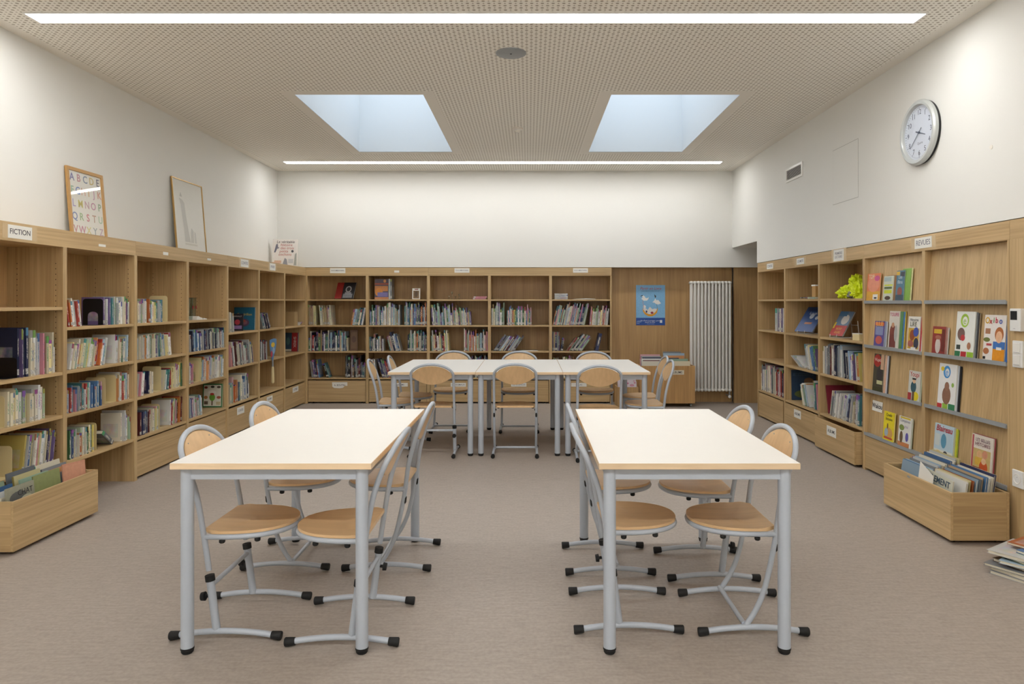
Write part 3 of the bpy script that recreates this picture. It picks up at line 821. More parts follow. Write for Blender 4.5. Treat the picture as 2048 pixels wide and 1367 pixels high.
bookend('L', 2, S2[1], 322, 0.21, 0.16, 'cream_metal', 'cream bookend mid shelf above the lowest row, third bay, left wall')
bookend('L', 2, S2[0], 319, 0.21, 0.16, 'cream_metal', 'cream bookend beside a white book, lowest shelf, third bay, left wall', foot=(-0.06, -0.0012))
bookend('L', 3, S2[1], 398, 0.2, 0.15, 'cream_metal', 'cream arched bookend in the fourth bay, left wall', True)

# ------------------------------------------------------------------ things with a printed face (albums, magazines, posters)
def ell(cx, cz, rx, rz_, n=20): return [(cx+rx*math.cos(2*PI*k/n), cz+rz_*math.sin(2*PI*k/n)) for k in range(n)]
def faced(name, M, W, H, T, base, label, cat, art=(), texts=(), group=None, spine=None, rough=0.4, pages=True, extra=0):
    """flat printed thing: local x right, z up, face at y=0 towards the reader"""
    if pages:
        mb = MB(); mb.box(0, W, 0, T*0.18, 0, H); mb.box(0, W, T*0.82, T, 0, H); mb.box(0, max(0.002, T*0.12), T*0.18, T*0.82, 0, H, 1)
        o = mb.build(name, [colmat(base, rough), colmat(spine or base, rough)])
        box('pages', 'pages', o, max(0.002, T*0.12), W-0.002, T*0.18, T*0.82, 0.002, H-0.002)
    else:
        o = MB().box(0, W, 0, T, 0, H).build(name, colmat(base, rough))
    o.matrix_world = M
    tag(o, label, cat, group)
    if art:
        mb = MB(); mats = []; idx = {}
        for n_, (shape, rgb) in enumerate(art):
            if rgb not in idx: idx[rgb] = len(mats); mats.append(colmat(rgb, rough))
            pts = [(p[0]*W, p[1]*H) for p in shape]
            y = -0.0003 - 0.00012*n_
            mb.add([(p[0], y, p[1]) for p in pts], [tuple(range(len(pts)))], idx[rgb])
        mb.build('cover_print', mats, o)['kind'] = 'stuff'
    for (body, cx, cz, sz, rgb, *rest) in texts:
        kw = rest[0] if rest else {}
        rot = kw.pop('rot', 0)
        text(body, sz*W, colmat(rgb, rough), o, (cx*W, -0.0003-0.00012*(len(art)+3), cz*H), rot=(R(90), rot, 0), fit=W*0.94 if not rot else H*0.9, **kw)
    return o
def rc(x0, z0, x1, z1): return [(x0,z0),(x1,z0),(x1,z1),(x0,z1)]
def shelfM(kind, bay, s, d, z, yaw=0, tilt=0):
    M, bw = bay_matrix(kind, bay)
    return M @ Matrix.Translation((s, d, z + 0.02*math.sin(R(tilt)))) @ Matrix.Rotation(R(yaw), 4, 'Z') @ Matrix.Rotation(R(-tilt), 4, 'X')

# left wall, fourth bay: face-out album with tree
faced('picture_album', shelfM('L', 3, BWL-0.0225-0.04, 0.235, S2[0]+0.001, -90, 4), 0.2, 0.24, 0.018, (58,120,74), 'green-edged album with a tree, face out, fourth bay, left wall', 'book',
      [(rc(.05,.05,.95,.95), (222,222,208)), (rc(.46,.08,.52,.3), (96,70,48)), (ell(.49,.42,.15,.15), (104,158,60)), (ell(.48,.64,.2,.09), (238,236,228)), (ell(.48,.56,.11,.05), (190,60,56)),
       (ell(.16,.84,.09,.05), (150,60,50)), (ell(.5,.87,.1,.05), (60,56,50)), (ell(.82,.86,.1,.05), (86,70,60)), (ell(.16,.42,.1,.07), (190,130,80)), (ell(.83,.42,.11,.06), (170,90,70)),
       (rc(.08,.12,.28,.26), (110,98,80)), (rc(.7,.1,.92,.24), (196,186,150))])
# left wall, fifth bay: big blue album and a black-and-red one in front
faced('picture_album', shelfM('L', 4, BWL-0.0225-0.045, 0.27, S5[2]+0.001, -90, 4), 0.24, 0.26, 0.018, (36,104,134), 'large blue album standing face out, fifth bay, left wall', 'book',
      [(ell(.5,.32,.24,.17), (92,70,96)), (ell(.5,.33,.15,.1), (140,96,110)), (rc(.45,.35,.55,.44), (180,90,70))], [('Cendrillon', .5, .68, .17, (216,196,84))])
faced('picture_album', shelfM('L', 4, 0.52, 0.185, S5[2]+0.001, -84, 8), 0.125, 0.19, 0.012, (38,34,44), 'black album with a red figure before the blue one, fifth bay', 'book',
      [(ell(.5,.5,.24,.16), (176,60,74)), (rc(.1,.1,.9,.3), (150,120,170))], [('PERRAULT', .5, .84, .16, (220,214,206))])
# left wall, seventh bay: blue and red album
faced('picture_album', shelfM('L', 6, BWL-0.0225-0.05, 0.275, S5[1]+0.001, -90, 4), 0.185, 0.26, 0.018, (44,74,96), 'blue album with a red band and vertical title, seventh bay, left wall', 'book',
      [(rc(.52,.0,.96,1.0), (156,40,44)), (ell(.25,.55,.14,.2), (70,104,110)), (rc(.05,.02,.5,.12), (210,206,190))], [('SHREK', .74, .5, .28, (206,196,186), {'rot': R(90)})])
# left wall, seventh bay: kraft box and small white stack
t = MB().box(0, 0.13, 0, 0.15, 0, 0.19).build('cardboard_box', 'kraft', bevel=0.001); t.matrix_world = shelfM('L', 6, 0.52, 0.05, S5[2]+0.0006)
tag(t, 'plain kraft cardboard box on a shelf, seventh bay, left wall', 'box')
box('flap_line', 'tape', t, 0.0, 0.13, 0.07, 0.08, 0.1901, 0.1906)
for k in range(3):
    M = shelfM('L', 6, 0.67+0.006*k, 0.05, S5[2]+0.0006+k*0.0155, 4-5*k) @ Matrix.Translation((0, 0, 0.0145)) @ Matrix.Rotation(R(90), 4, 'Y')
    book(M, 0.0145, 0.09, 0.13, 'white', random.Random(k), '%s white booklet in the small stack beside the cardboard box' % ['bottom','middle','top'][k], 'white booklets by the cardboard box')
# left wall, sixth bay: paddle fan hanging over the shelf edge
s = us('L', 5, 545, -0.01)
t = empty('paddle_fan'); t.matrix_world = shelfM('L', 5, s, -0.012, S5[1]); tag(t, 'printed paddle fan with cream handle hanging over a shelf edge', 'fan')
MB().prism([(-0.012,-0.02),(0.0,-0.022),(0.012,-0.02),(0.03,0.03),(0.09,0.10),(0.125,0.19),(0.12,0.235),(0.05,0.245),(-0.08,0.235),(-0.1,0.225),(-0.085,0.12),(-0.06,0.05)], -0.003, 0.003).build('blade', colmat((92,136,178)), t)
MB().prism(ell(0.0,0.17,0.06,0.03), -0.0042, -0.0031).build('printed_patch', colmat((222,184,60)), t)
MB().prism(ell(-0.045,0.06,0.032,0.04), -0.0042, -0.0031).build('printed_patch', colmat((190,70,84)), t)
MB().prism(ell(0.02,0.1,0.04,0.04), -0.0046, -0.0032).build('printed_patch', colmat((150,178,206)), t)
MB().tube([(0,0,-0.015), (0,0,-0.10)], 0.010, 10).build('neck', 'grey_metal', t, smooth=True)
MB().tube([(0,0,-0.095), (0,0,-0.12), (0.002,0,-0.2), (0.002,0,-0.285), (0.002,0,-0.298)], [0.013,0.016,0.018,0.02,0.010], 12).build('handle', 'cream_metal', t, smooth=True)
# left wall, fourth bay, highest shelf: tumblers and folded papers
for k, (du, dd, lab) in enumerate(((382, 0.10, 'tall clear tumbler with red flower nearest the bay side'), (388, 0.13, 'tall clear tumbler with red flower beside the folded papers'))):
    M = shelfM('L', 3, us('L', 3, du, dd) + 0.03, dd+0.03, S2[3]+0.0006)
    t = MB().lathe([(0, 0), (0.027, 0), (0.03, 0.01), (0.036, 0.21), (0.034, 0.21), (0.028, 0.012), (0, 0.012)], seg=20).build('tumbler', 'tumbler_glass', smooth=True)
    t.matrix_world = M; tag(t, lab, 'glass', 'tumblers on the left wall shelf')
    MB().prism(ell(0, 0.12, 0.014, 0.018, 10), -0.0362, -0.0352).build('flower_print', colmat((140,36,40)), t)
    MB().lathe([(0.0345, 0.2095), (0.0366, 0.2095), (0.0366, 0.2125), (0.0345, 0.2125)], seg=20).build('rim', 'dark_gap', t)
for k, (s_, w_, h_, lab) in enumerate(((0.30, 0.12, 0.035, 'folded white paper lying beside the tumblers'), (0.44, 0.1, 0.014, 'thin white paper slip lying right of the folded paper'))):
    t = MB().prism([(0,0.0),(w_,0.0),(w_*0.95,h_*0.5),(w_*0.6,h_*0.7),(w_*0.3,h_),(w_*0.05,h_*0.9)], 0, 0.09).build('folded_paper', 'paper')
    t.matrix_world = shelfM('L', 3, s_, 0.06, S2[3]+0.0006, 6*k); tag(t, lab, 'paper')
    MB().box(0.01, w_-0.02, 0.01, 0.08, -0.0004, 0.002).build('inner_sheet', 'pages', t)

# back wall, highest shelf
faced('picture_album', shelfM('B', 0, xb(668,.1)-XL, 0.12, SB[3]+0.004, -14, 24), 0.29, 0.25, 0.015, (30,28,34), 'black and red album with an astronaut on the back wall shelf', 'book',
      [(rc(0,0,.36,1), (150,36,32)), (ell(.66,.58,.16,.2), (160,160,160)), (ell(.66,.58,.1,.13), (40,40,46)), (rc(.42,.04,.92,.3), (120,122,126)), (rc(.5,.24,.84,.4), (140,142,146))], spine=(140,34,32))
MX = xb(749,.05)-XL-BLB
faced('picture_album', shelfM('B', 1, MX, 0.06, SB[3]+0.001, 0, 3), 0.195, 0.285, 0.012, (96,84,96), 'orange and purple album standing beside two thin books, back wall', 'book',
      [(rc(.0,.72,1,.8), (176,92,70)), (rc(.0,.4,.95,.66), (186,122,70)), (ell(.3,.35,.28,.2), (200,130,60)), (rc(.2,.12,.95,.34), (120,112,160)), (ell(.72,.9,.1,.08), (206,140,80)), (rc(0,0,1,.1), (190,130,90))])
book(shelfM('B', 1, MX+0.2, 0.05, SB[3]+0.0006), 0.02, 0.2, 0.29, 'pale grey', random.Random(1), 'pale grey book right of the orange album, second bay, back wall', 'books on the back shelves')
book(shelfM('B', 1, MX+0.223, 0.05, SB[3]+0.0006), 0.02, 0.2, 0.285, 'grey', random.Random(2), 'grey book ending the short top row, second bay, back wall', 'books on the back shelves')
faced('picture_card', shelfM('B', 1, xb(824,.06)-XL-BLB, 0.07, SB[3]+0.001, 0, 5), 0.112, 0.155, 0.008, (226,222,214), 'small white framed card with a brown picture, second bay, back wall', 'card',
      [(rc(.14,.06,.86,.78), (120,96,66)), (ell(.5,.45,.2,.26), (86,66,46)), (rc(.3,.86,.76,.94), (150,70,60))], pages=False)
for k, (uu, dd) in enumerate(((898, 0.06), (904, 0.1), (911, 0.06), (918, 0.09))):
    hgt = (0.05, 0.11, 0.04, 0.075)[k]
    t = MB().lathe([(0,0),(0.018,0),(0.018,0.003),(0.004,0.006),(0.004,hgt*0.6),(0.012,hgt*0.75),(0.011,hgt),(0.010,hgt),(0.011,hgt*0.77),(0.0,hgt*0.66)], seg=14).build('small_glass', 'tumbler_glass', smooth=True)
    t.matrix_world = shelfM('B', 2, xb(uu,dd)-XL-2*BLB, dd, SB[3]+0.0006); tag(t, ['tiny clear stemmed glass leftmost in the group','tallest of the tiny clear stemmed glasses','shortest of the tiny clear stemmed glasses','tiny clear stemmed glass rightmost in the group'][k], 'glass', 'tiny glasses on the back shelf')
for k in range(2):
    M = shelfM('B', 2, xb(945,.06)-XL-2*BLB+0.012*k, 0.05, SB[3]+0.0006+k*0.021) @ Matrix.Translation((0, 0, 0.02)) @ Matrix.Rotation(R(90), 4, 'Y')
    book(M, 0.02, 0.15, 0.19, 'pink', random.Random(k+5), '%s of two pink books lying flat, third bay, back wall' % ['lower', 'upper'][k], 'pink books lying on the back shelf')
for k in range(5):
    M = shelfM('B', 4, xb(1109,.06)-XL-4*BLB+0.002*(k%2), 0.05, SB[3]+0.0006+k*0.0165) @ Matrix.Translation((0, 0, 0.016)) @ Matrix.Rotation(R(90), 4, 'Y')
    book(M, 0.016, 0.13, 0.185, 'pale grey', random.Random(k+15), '%s booklet of the pale grey stack, fifth bay, back wall' % ['bottom','second','middle','fourth','top'][k], 'grey booklets stacked on the back shelf')
t = MB().prism([(0,0),(0.34,0),(0.33,0.006),(0.2,0.012),(0.05,0.004)], 0, 0.12).build('loose_paper', 'paper'); t.matrix_world = shelfM('B', 4, xb(1143,.04)-XL-4*BLB, 0.008, SB[3]+0.0006, -2)
tag(t, 'loose white papers lying along the shelf edge, fifth bay, back wall', 'paper')
MB().box(0.12, 0.32, 0.02, 0.1, 0.0, 0.009).build('envelope', 'kraft', t, loc=(0.02,0,0.001))
faced('picture_album', shelfM('B', 0, xb(699,.06)-XL, 0.09, SB[1]+0.001, 0, 3), 0.105, 0.29, 0.016, (110,84,66), 'brown album standing face out at the row end, back wall', 'book',
      [(rc(.1,.1,.9,.9), (124,98,78)), (ell(.5,.55,.3,.16), (104,80,70))])
t = MB().prism([(0,0),(0.26,0),(0.25,0.005),(0.03,0.006)], 0, 0.14).build('loose_paper', 'paper'); t.matrix_world = shelfM('B', 3, xb(1040,.04)-XL-3*BLB, 0.006, SB[1]+0.0006, 3)
tag(t, 'loose white sheet on the shelf behind the middle chair, back wall', 'paper')
MB().box(0.02, 0.2, 0.01, 0.12, 0.0, 0.004).build('under_sheet', 'pages', t, loc=(0.01,0,0.0))

# right wall shelves
faced('picture_album', shelfM('R', 1, us('R',1,1600,.1), 0.04, SR[2]+0.012, 24, 38), 0.25, 0.33, 0.014, (44,78,136), 'blue album leaning back on a wire stand, second bay, right wall', 'book',
      [(ell(.5,.62,.12,.1), (190,200,214)), (ell(.82,.56,.1,.07), (190,200,214)), (rc(.3,.3,.7,.38), (170,110,80)), (rc(.1,.82,.9,.94), (30,54,104))], [('Loup', .5, .74, .2, (210,216,226))])
faced('picture_album', shelfM('R', 2, us('R',2,1668,.1), 0.05, SR[2]+0.01, 10, 30), 0.21, 0.265, 0.014, (96,120,146), 'red and blue album leaning back on a wire stand, third bay, right wall', 'book',
      [(rc(0,0,1,.42), (178,44,40)), (ell(.62,.66,.26,.2), (200,196,190)), (rc(.0,.8,.6,1), (64,110,150)), (rc(0,.3,.12,.55), (214,184,60))], [('PETIT\nOURS', .5, .2, .17, (222,180,70))])
for bay_, u_, lab in ((1, 1604, 'wire book stand under the blue leaning album'), (2, 1672, 'wire book stand under the red and blue leaning album')):
    t = empty('book_stand'); t.matrix_world = shelfM('R', bay_, us('R',bay_,u_,.1)+0.02, 0.03, SR[2]+0.0006, 20 if bay_ == 1 else 8); tag(t, lab, 'book stand', 'wire book stands')
    for s_ in (0.03, 0.14):
        MB().tube([(s_,-0.012,0.035),(s_,-0.016,0.006),(s_,0.0,0.003),(s_,0.2,0.003),(s_,0.215,0.02),(s_,0.2,0.16)], 0.003, 8).build('wire_support', 'white_plastic', t, smooth=True)
    MB().tube([(0.03,0.2,0.12),(0.14,0.2,0.12)], 0.003, 8).build('cross_wire', 'white_plastic', t, smooth=True)
t = MB().box(0, 0.10, 0, 0.06, 0, 0.055).build('small_box', 'cream_metal', bevel=0.002); t.matrix_world = shelfM('R', 2, 0.655, 0.03, SR[2]+0.0006, 8)
tag(t, 'small cream cardboard box beside the red album, third bay, right wall', 'box'); box('lid', 'paper', t, -0.002, 0.102, -0.002, 0.062, 0.0555, 0.062)
# small box and notebooks on the highest shelf, second bay
t = MB().box(0, 0.09, 0, 0.09, 0.0005, 0.11).build('small_box', 'frame_wood', bevel=0.002); t.matrix_world = shelfM('R', 1, 0.61, 0.06, SR[3]+0.021)
tag(t, 'small brown tub with pale lid on green notebook, right wall', 'tub'); box('lid', 'paper', t, -0.004, 0.094, -0.004, 0.094, 0.1105, 0.125)
for k, (s_, cn, lab) in enumerate(((0.55, 'pale green', 'pale green notebook under the small tub, right wall'), (0.345, 'black', 'black notebook lying left of the green one, right wall'))):
    M = shelfM('R', 1, s_, 0.04, SR[3]+0.0006) @ Matrix.Translation((0, 0, 0.0195)) @ Matrix.Rotation(R(90), 4, 'Y')
    book(M, 0.019 if k == 0 else 0.012, 0.15, 0.18, cn, random.Random(k), lab, 'notebooks on the right shelf')
# slumped magazines, second bay
rng = random.Random(4)
for k in range(8):
    a = 68
    M = shelfM('R', 1, 0.30+k*0.0205, 0.05, SR[1]+0.0008) @ Matrix.Rotation(R(-a), 4, 'Y')
    book(M, 0.007, 0.2, 0.27, rng.choice(['pale grey','white','pale blue','cream']), rng, '%s from bottom of the slumped pale magazines, second bay, right wall' % ORDW[k], 'slumped magazines on the right wall')
faced('picture_album', shelfM('R', 1, 0.065, 0.06, SR[0]+0.001, 90, 3), 0.27, 0.33, 0.014, (44,66,92), 'large dark blue album standing behind leaning books, right wall', 'book',
      [(ell(.6,.2,.5,.14), (92,104,60)), (rc(.05,.8,.9,.9), (60,84,110)), (ell(.7,.62,.2,.12), (120,92,70))], [('DE MONTAGNE', .5, .84, .1, (30,34,44))])
faced('picture_album', shelfM('R', 2, 0.115, 0.05, SR[0]+0.001, 90, 14), 0.27, 0.275, 0.014, (128,38,54), 'tilted dark red album sticking up behind the row, right wall', 'book',
      [(ell(.55,.7,.2,.1), (150,80,90))])

# hi-vis vest crumpled on the shelf
def lump(mb, c, r, sc, sd, mi=0):
    n1, n2 = 44, 28; vs = []; fs = []
    for j in range(n2+1):
        th = PI*j/n2
        for i in range(n1):
            ph = 2*PI*i/n1
            p = Vector((math.sin(th)*math.cos(ph), math.sin(th)*math.sin(ph), math.cos(th)))
            k = 0.72 + 0.75*abs(noise.noise(p*1.9 + Vector((sd,0,0)))) + 0.45*abs(noise.noise(p*4.3 + Vector((0,sd,0)))) + 0.12*noise.noise(p*9 + Vector((sd,sd,0)))
            q = Vector((p.x*sc[0], p.y*sc[1], p.z*sc[2]))*r*k + Vector(c)
            vs.append((q.x, q.y, max(q.z, 0.0005)))
    for j in range(n2):
        for i in range(n1): fs.append((j*n1+i, (j+1)*n1+i, (j+1)*n1+(i+1) % n1, j*n1+(i+1) % n1))
    mb.add(vs, fs, mi)
mb = MB(); lump(mb, (0.07,0.1,0.06), 0.075, (1.0,0.9,0.95), 2.1); lump(mb, (0.16,0.09,0.05), 0.07, (1.4,0.9,0.75), 7.7)
lump(mb, (0.20,0.13,0.16), 0.085, (0.9,0.7,1.1), 5.3); lump(mb, (0.32,0.1,0.08), 0.08, (1.0,0.9,1.2), 9.9)
t = mb.build('safety_vest', 'hivis', smooth=True); t.matrix_world = shelfM('R', 2, 0.262, 0.02, SR[3]+0.0006) @ Matrix.Diagonal((1.05, 1, 0.86, 1))
tag(t, 'crumpled fluorescent yellow safety vest on the highest right-wall shelf', 'vest')
mb = MB(); lump(mb, (0.255,0.075,0.04), 0.04, (0.9,1.2,0.9), 3.3); mb.build('reflective_band', 'reflective', t, smooth=True)

# ---- magazines on the display
def mag(u0, u1, v0, lv, base, label, art=(), texts=(), T=0.006, cat='magazine', behind=None, lean=4.1, dd=0.0, name='magazine'):
    s0, s1 = YM - yr(u0, 0.012), YM - yr(u1, 0.012)
    ym = (yr(u0,0.012)+yr(u1,0.012))/2
    H = zv(v0, ym) - LEDGE[lv]
    M = Matrix.Translation((XR, YM, 0)) @ Matrix.Rotation(R(-90), 4, 'Z') @ Matrix.Translation((s0, 0.004+dd, LEDGE[lv]+0.0022)) @ Matrix.Rotation(R(-lean), 4, 'X')
    o = faced(name, M, s1-s0, H, T, base, label, cat, art, texts, 'magazines on the grey ledges', rough=0.28)
    if behind:
        for k, (off, dh, rgb) in enumerate(behind):
            MB().box(off, off+s1-s0, T+0.0005+k*0.0032, T+0.0033+k*0.0032, 0, H+dh).build('back_issue', colmat(rgb, 0.3), o)
    return o
mag(1734,1760,547,3,(226,170,60),'orange and yellow magazine at the left end of the top ledge',
    [(rc(.0,.35,1,1),(228,132,84)),(ell(.5,.62,.45,.3),(232,150,120)),(ell(.75,.82,.2,.1),(206,80,140)),(rc(.5,.05,.88,.24),(236,234,228)),(rc(.6,.08,.8,.14),(50,50,54))],[('TOP', .32,.88,.22,(240,226,190))])
mag(1767,1786,552,3,(206,212,196),'curled white and yellow-green magazine on the top ledge',
    [(rc(.1,.3,.9,.44),(206,214,50)),(rc(.1,.6,.95,.66),(206,214,50)),(rc(.1,.48,.9,.57),(90,110,60)),(ell(.5,.12,.3,.08),(80,64,54)),(rc(.05,.78,.8,.95),(170,190,190))],behind=[(.03,.004,(150,110,70)),(.045,.006,(178,150,96))])
mag(1792,1808,541,3,(74,122,146),'teal photo magazine before a green one, top ledge',
    [(rc(0,.85,.4,.97),(222,180,50)),(rc(.5,.8,1,.95),(46,54,70)),(ell(.5,.3,.3,.16),(150,90,80)),(rc(0,0,1,.2),(60,84,100))],[('Les\nfilms', .5,.7,.34,(206,222,228))],behind=[(.075,.012,(132,176,74)),(.095,.014,(206,206,150))])
mag(1749,1768,642,2,(92,84,150),'small purple magazine with an orange title, second ledge',
    [(rc(.05,.82,.95,.95),(226,110,60)),(rc(.1,.45,.9,.78),(140,150,190)),(ell(.5,.25,.35,.16),(196,96,90))],[('JULIE', .5,.88,.34,(240,200,120))],behind=[(.02,-.002,(160,170,190)),(.032,0,(206,206,206))])
mag(1777,1797,622,2,(218,212,200),'tall white magazine with a brown figure, second ledge',
    [(ell(.4,.42,.3,.22),(128,70,62)),(rc(.12,.02,.75,.36),(120,64,60)),(ell(.72,.4,.16,.22),(180,180,176)),(ell(.4,.62,.14,.07),(196,150,120))],[('TOUPIE', .5,.9,.26,(196,70,120))],behind=[(.04,-.002,(90,140,90)),(.06,-.003,(80,130,190)),(.07,0,(222,196,70))])
mag(1815,1839,633,2,(226,224,216),'white magazine with orange and blue picture, second ledge',
    [(rc(.05,.05,.95,.66),(206,166,70)),(ell(.4,.45,.22,.16),(150,80,50)),(ell(.7,.55,.22,.14),(70,90,170)),(ell(.3,.2,.24,.1),(170,100,90)),(ell(.75,.22,.2,.16),(56,60,80)),(rc(.35,.02,.75,.1),(232,230,226))],[('Histoires', .5,.9,.19,(70,70,78)),('LIRE', .45,.77,.3,(90,96,70))],behind=[(.012,-.002,(196,60,70)),(.022,-.003,(226,226,224))])
mag(1746,1766,708,1,(74,72,60),'dark photo magazine with a red round logo, third ledge',
    [(ell(.35,.82,.36,.17),(168,52,48)),(ell(.6,.45,.28,.2),(56,54,56)),(rc(.4,.2,.95,.3),(196,196,150)),(rc(.05,0,.95,.12),(64,66,44)),(rc(.7,.6,1,1),(206,170,140))],[('Wapiti', .4,.84,.24,(226,200,190))],behind=[(.03,-.004,(222,180,150)),(.05,-.006,(200,200,206)),(.06,-.004,(60,60,64))])
mag(1817,1840,742,1,(206,208,200),'white magazine with a cartoon reader and multicoloured title, third ledge',
    [(rc(0,.0,.3,.25),(170,60,64)),(ell(.65,.16,.28,.15),(226,206,50)),(ell(.45,.46,.24,.2),(56,96,110)),(ell(.48,.66,.13,.08),(226,186,150)),(rc(.32,.7,.64,.76),(40,40,46)),(rc(.36,.0,.56,.3),(110,90,70))],[('Youpi', .5,.88,.34,(190,60,56))],behind=[(.01,-.003,(196,206,180))])
mag(1767,1788,824,0,(232,214,44),'yellow magazine, left of two on the lowest ledge',
    [(ell(.5,.26,.4,.2),(206,160,90)),(ell(.3,.28,.18,.14),(160,180,196)),(ell(.4,.5,.06,.1),(120,84,60)),(rc(.1,.05,.9,.12),(196,80,60))],[('Quelle\nhistoire', .5,.82,.2,(64,60,60))],T=0.01)
mag(1797,1822,834,0,(226,226,220),'white magazine with a brown owl, lowest ledge',
    [(rc(.1,.93,.9,.99),(216,190,60)),(rc(.0,.0,.9,.14),(200,130,80)),(ell(.25,.3,.13,.2),(110,90,66)),(ell(.7,.34,.12,.15),(96,90,170)),(ell(.25,.62,.2,.1),(130,150,80))],[('Comptines', .5,.86,.18,(150,150,170)),('zou', .6,.68,.2,(180,160,190))],behind=[(.006,-.002,(196,206,190))])
mag(1865,1891,653,2,(150,62,58),'small red and brown magazine on the right bay\'s second ledge',
    [(rc(.1,.74,.7,.9),(216,180,60)),(ell(.45,.3,.2,.28),(206,196,190)),(rc(.7,.1,.95,.9),(110,50,46)),(ell(.45,.6,.22,.08),(170,110,90))],behind=[(.012,-.004,(190,150,140)),(.02,-.005,(206,206,200))])
mag(1911,1948,623,2,(232,234,228),'white magazine with a green round letter logo, right bay',
    [(rc(0,.0,.3,.12),(46,120,80)),(rc(.33,.0,.63,.12),(180,44,52)),(rc(.66,.0,1,.12),(150,190,60)),(ell(.45,.8,.22,.15),(160,196,70)),(ell(.47,.79,.14,.1),(232,234,228)),(ell(.3,.5,.2,.14),(120,96,90)),(ell(.4,.42,.12,.07),(190,60,64)),(rc(.08,.16,.3,.26),(70,80,76)),(ell(.75,.25,.1,.08),(170,120,90))],[('e', .46,.79,.34,(150,190,66))],behind=[(.014,-.004,(120,124,126)),(.024,-.008,(60,60,64)),(.03,-.01,(170,150,120))])
mag(1967,2010,630,2,(232,226,220),'white magazine with a smiling child in blue, right bay',
    [(rc(.06,.58,.3,.7),(170,120,90)),(ell(.15,.45,.16,.05),(110,120,60)),(ell(.15,.2,.14,.07),(176,110,70)),(rc(.15,.32,.4,.37),(190,80,84)),(rc(.46,.02,1,.42),(64,116,186)),(rc(.46,0,1,.26),(226,150,40)),(ell(.72,.58,.2,.16),(176,104,56)),(ell(.72,.52,.15,.13),(232,186,150)),(rc(.62,.24,.86,.3),(238,236,232)),(rc(.02,.02,.14,.08),(30,30,34))],
    [('O', .14,.87,.27,(226,176,50),{'bold':.02}),('x', .30,.86,.24,(196,60,56),{'bold':.02}),('i', .44,.88,.24,(90,150,70),{'bold':.02}),('b', .57,.88,.25,(196,60,80),{'bold':.02}),('o', .76,.87,.27,(64,96,180),{'bold':.02})],behind=[(.02,-.004,(60,110,180)),(.03,-.006,(40,70,140))])
mag(1876,1911,728,1,(232,232,230),'white magazine with a brown marmot and blue round logo, right bay',
    [(rc(0,.0,.27,.1),(190,50,54)),(rc(.3,.0,.6,.12),(150,190,70)),(rc(.63,.0,1,.13),(60,130,90)),(ell(.45,.82,.2,.14),(70,150,214)),(ell(.47,.81,.12,.09),(232,232,230)),(ell(.5,.3,.24,.2),(140,104,84)),(ell(.5,.5,.13,.1),(150,112,92)),(ell(.2,.88,.1,.05),(226,200,60)),(ell(.82,.55,.07,.05),(150,190,90))],[('e', .46,.81,.34,(70,150,214))],behind=[(.014,-.003,(196,200,204)),(.024,-.005,(50,50,54)),(.03,-.005,(40,40,44))])
mag(1868,1906,850,0,(186,208,220),'pale blue magazine with a red script title, right bay',
    [(rc(.02,.02,.96,.3),(222,220,206)),(ell(.5,.56,.14,.2),(90,150,180)),(ell(.62,.2,.12,.1),(70,70,74)),(ell(.25,.2,.16,.07),(226,190,90)),(rc(.05,.4,.3,.72),(206,214,214))],[('Blaireau', .5,.88,.26,(180,44,56),{'shear':.2,'bold':.015})],T=0.012,behind=[(.02,-.006,(206,206,60)),(.026,-.01,(160,180,70))])
mag(1942,1984,872,0,(226,218,206),'white and pink magazine with two painted figures, right bay',
    [(rc(.02,.02,.1,.98),(190,90,96)),(rc(.1,.04,.92,.66),(206,180,120)),(ell(.4,.52,.13,.1),(226,180,130)),(rc(.2,.25,.6,.45),(222,180,80)),(ell(.62,.22,.2,.18),(206,96,56)),(ell(.62,.38,.11,.08),(230,190,150)),(ell(.66,.55,.13,.1),(214,150,120)),(rc(.12,.05,.5,.2),(150,70,50))],[('LES BELLES', .53,.88,.145,(110,60,90)),('HISTOIRES', .53,.77,.155,(130,70,90))],T=0.008,behind=[(.008,.004,(160,70,80))])
# stuck-on word card
s0 = YM - yr(1752.5, .03)
wc = MB().box(-0.083, 0.083, 0, 0.002, 0, 0.085).build('word_card', 'paper'); wc.matrix_world = Matrix.Translation((XR, YM, 0)) @ Matrix.Rotation(R(-90), 4, 'Z') @ Matrix.Translation((s0, 0.0355, 0.515)) @ Matrix.Rotation(R(-4.2), 4, 'X')
tag(wc, 'white word card stuck above the lowest ledge of the magazine display', 'card')
text('Wakou', 0.055, 'ink', wc, (0, -0.0008, 0.043), bold=0.02)

# ---- albums in the open bins
def bin_albums(binn, lanes, rng, labn, group):
    for li, (s0, s1, n, d0, dstep, h0, h1, tilt, cols) in enumerate(lanes):
        for k in range(n):
            t = rng.uniform(0.007, 0.012); h = h0 + (h1-h0)*(0.8*k/max(1, n-1) + rng.uniform(0, 0.2)); w_ = (s1-s0)*rng.uniform(0.88, 1.0)
            cn = cols[k % len(cols)]
            # book with its cover facing the room: depth axis along the bin
            M = binn.matrix_basis @ Matrix.Translation((s0 + rng.uniform(0, (s1-s0)-w_), d0 + k*dstep, 0.0385)) @ Matrix.Rotation(R(-tilt), 4, 'X') @ Matrix.Rotation(R(-90), 4, 'Z') @ Matrix.Translation((-t, 0, 0))
            book(M, t, w_, h, cn, rng, '%s album, %s from the front in the %s of the %s' % (cn, ORDW[k], ['left part', 'middle part', 'right part'][li], labn), group, cat='book', name='album')
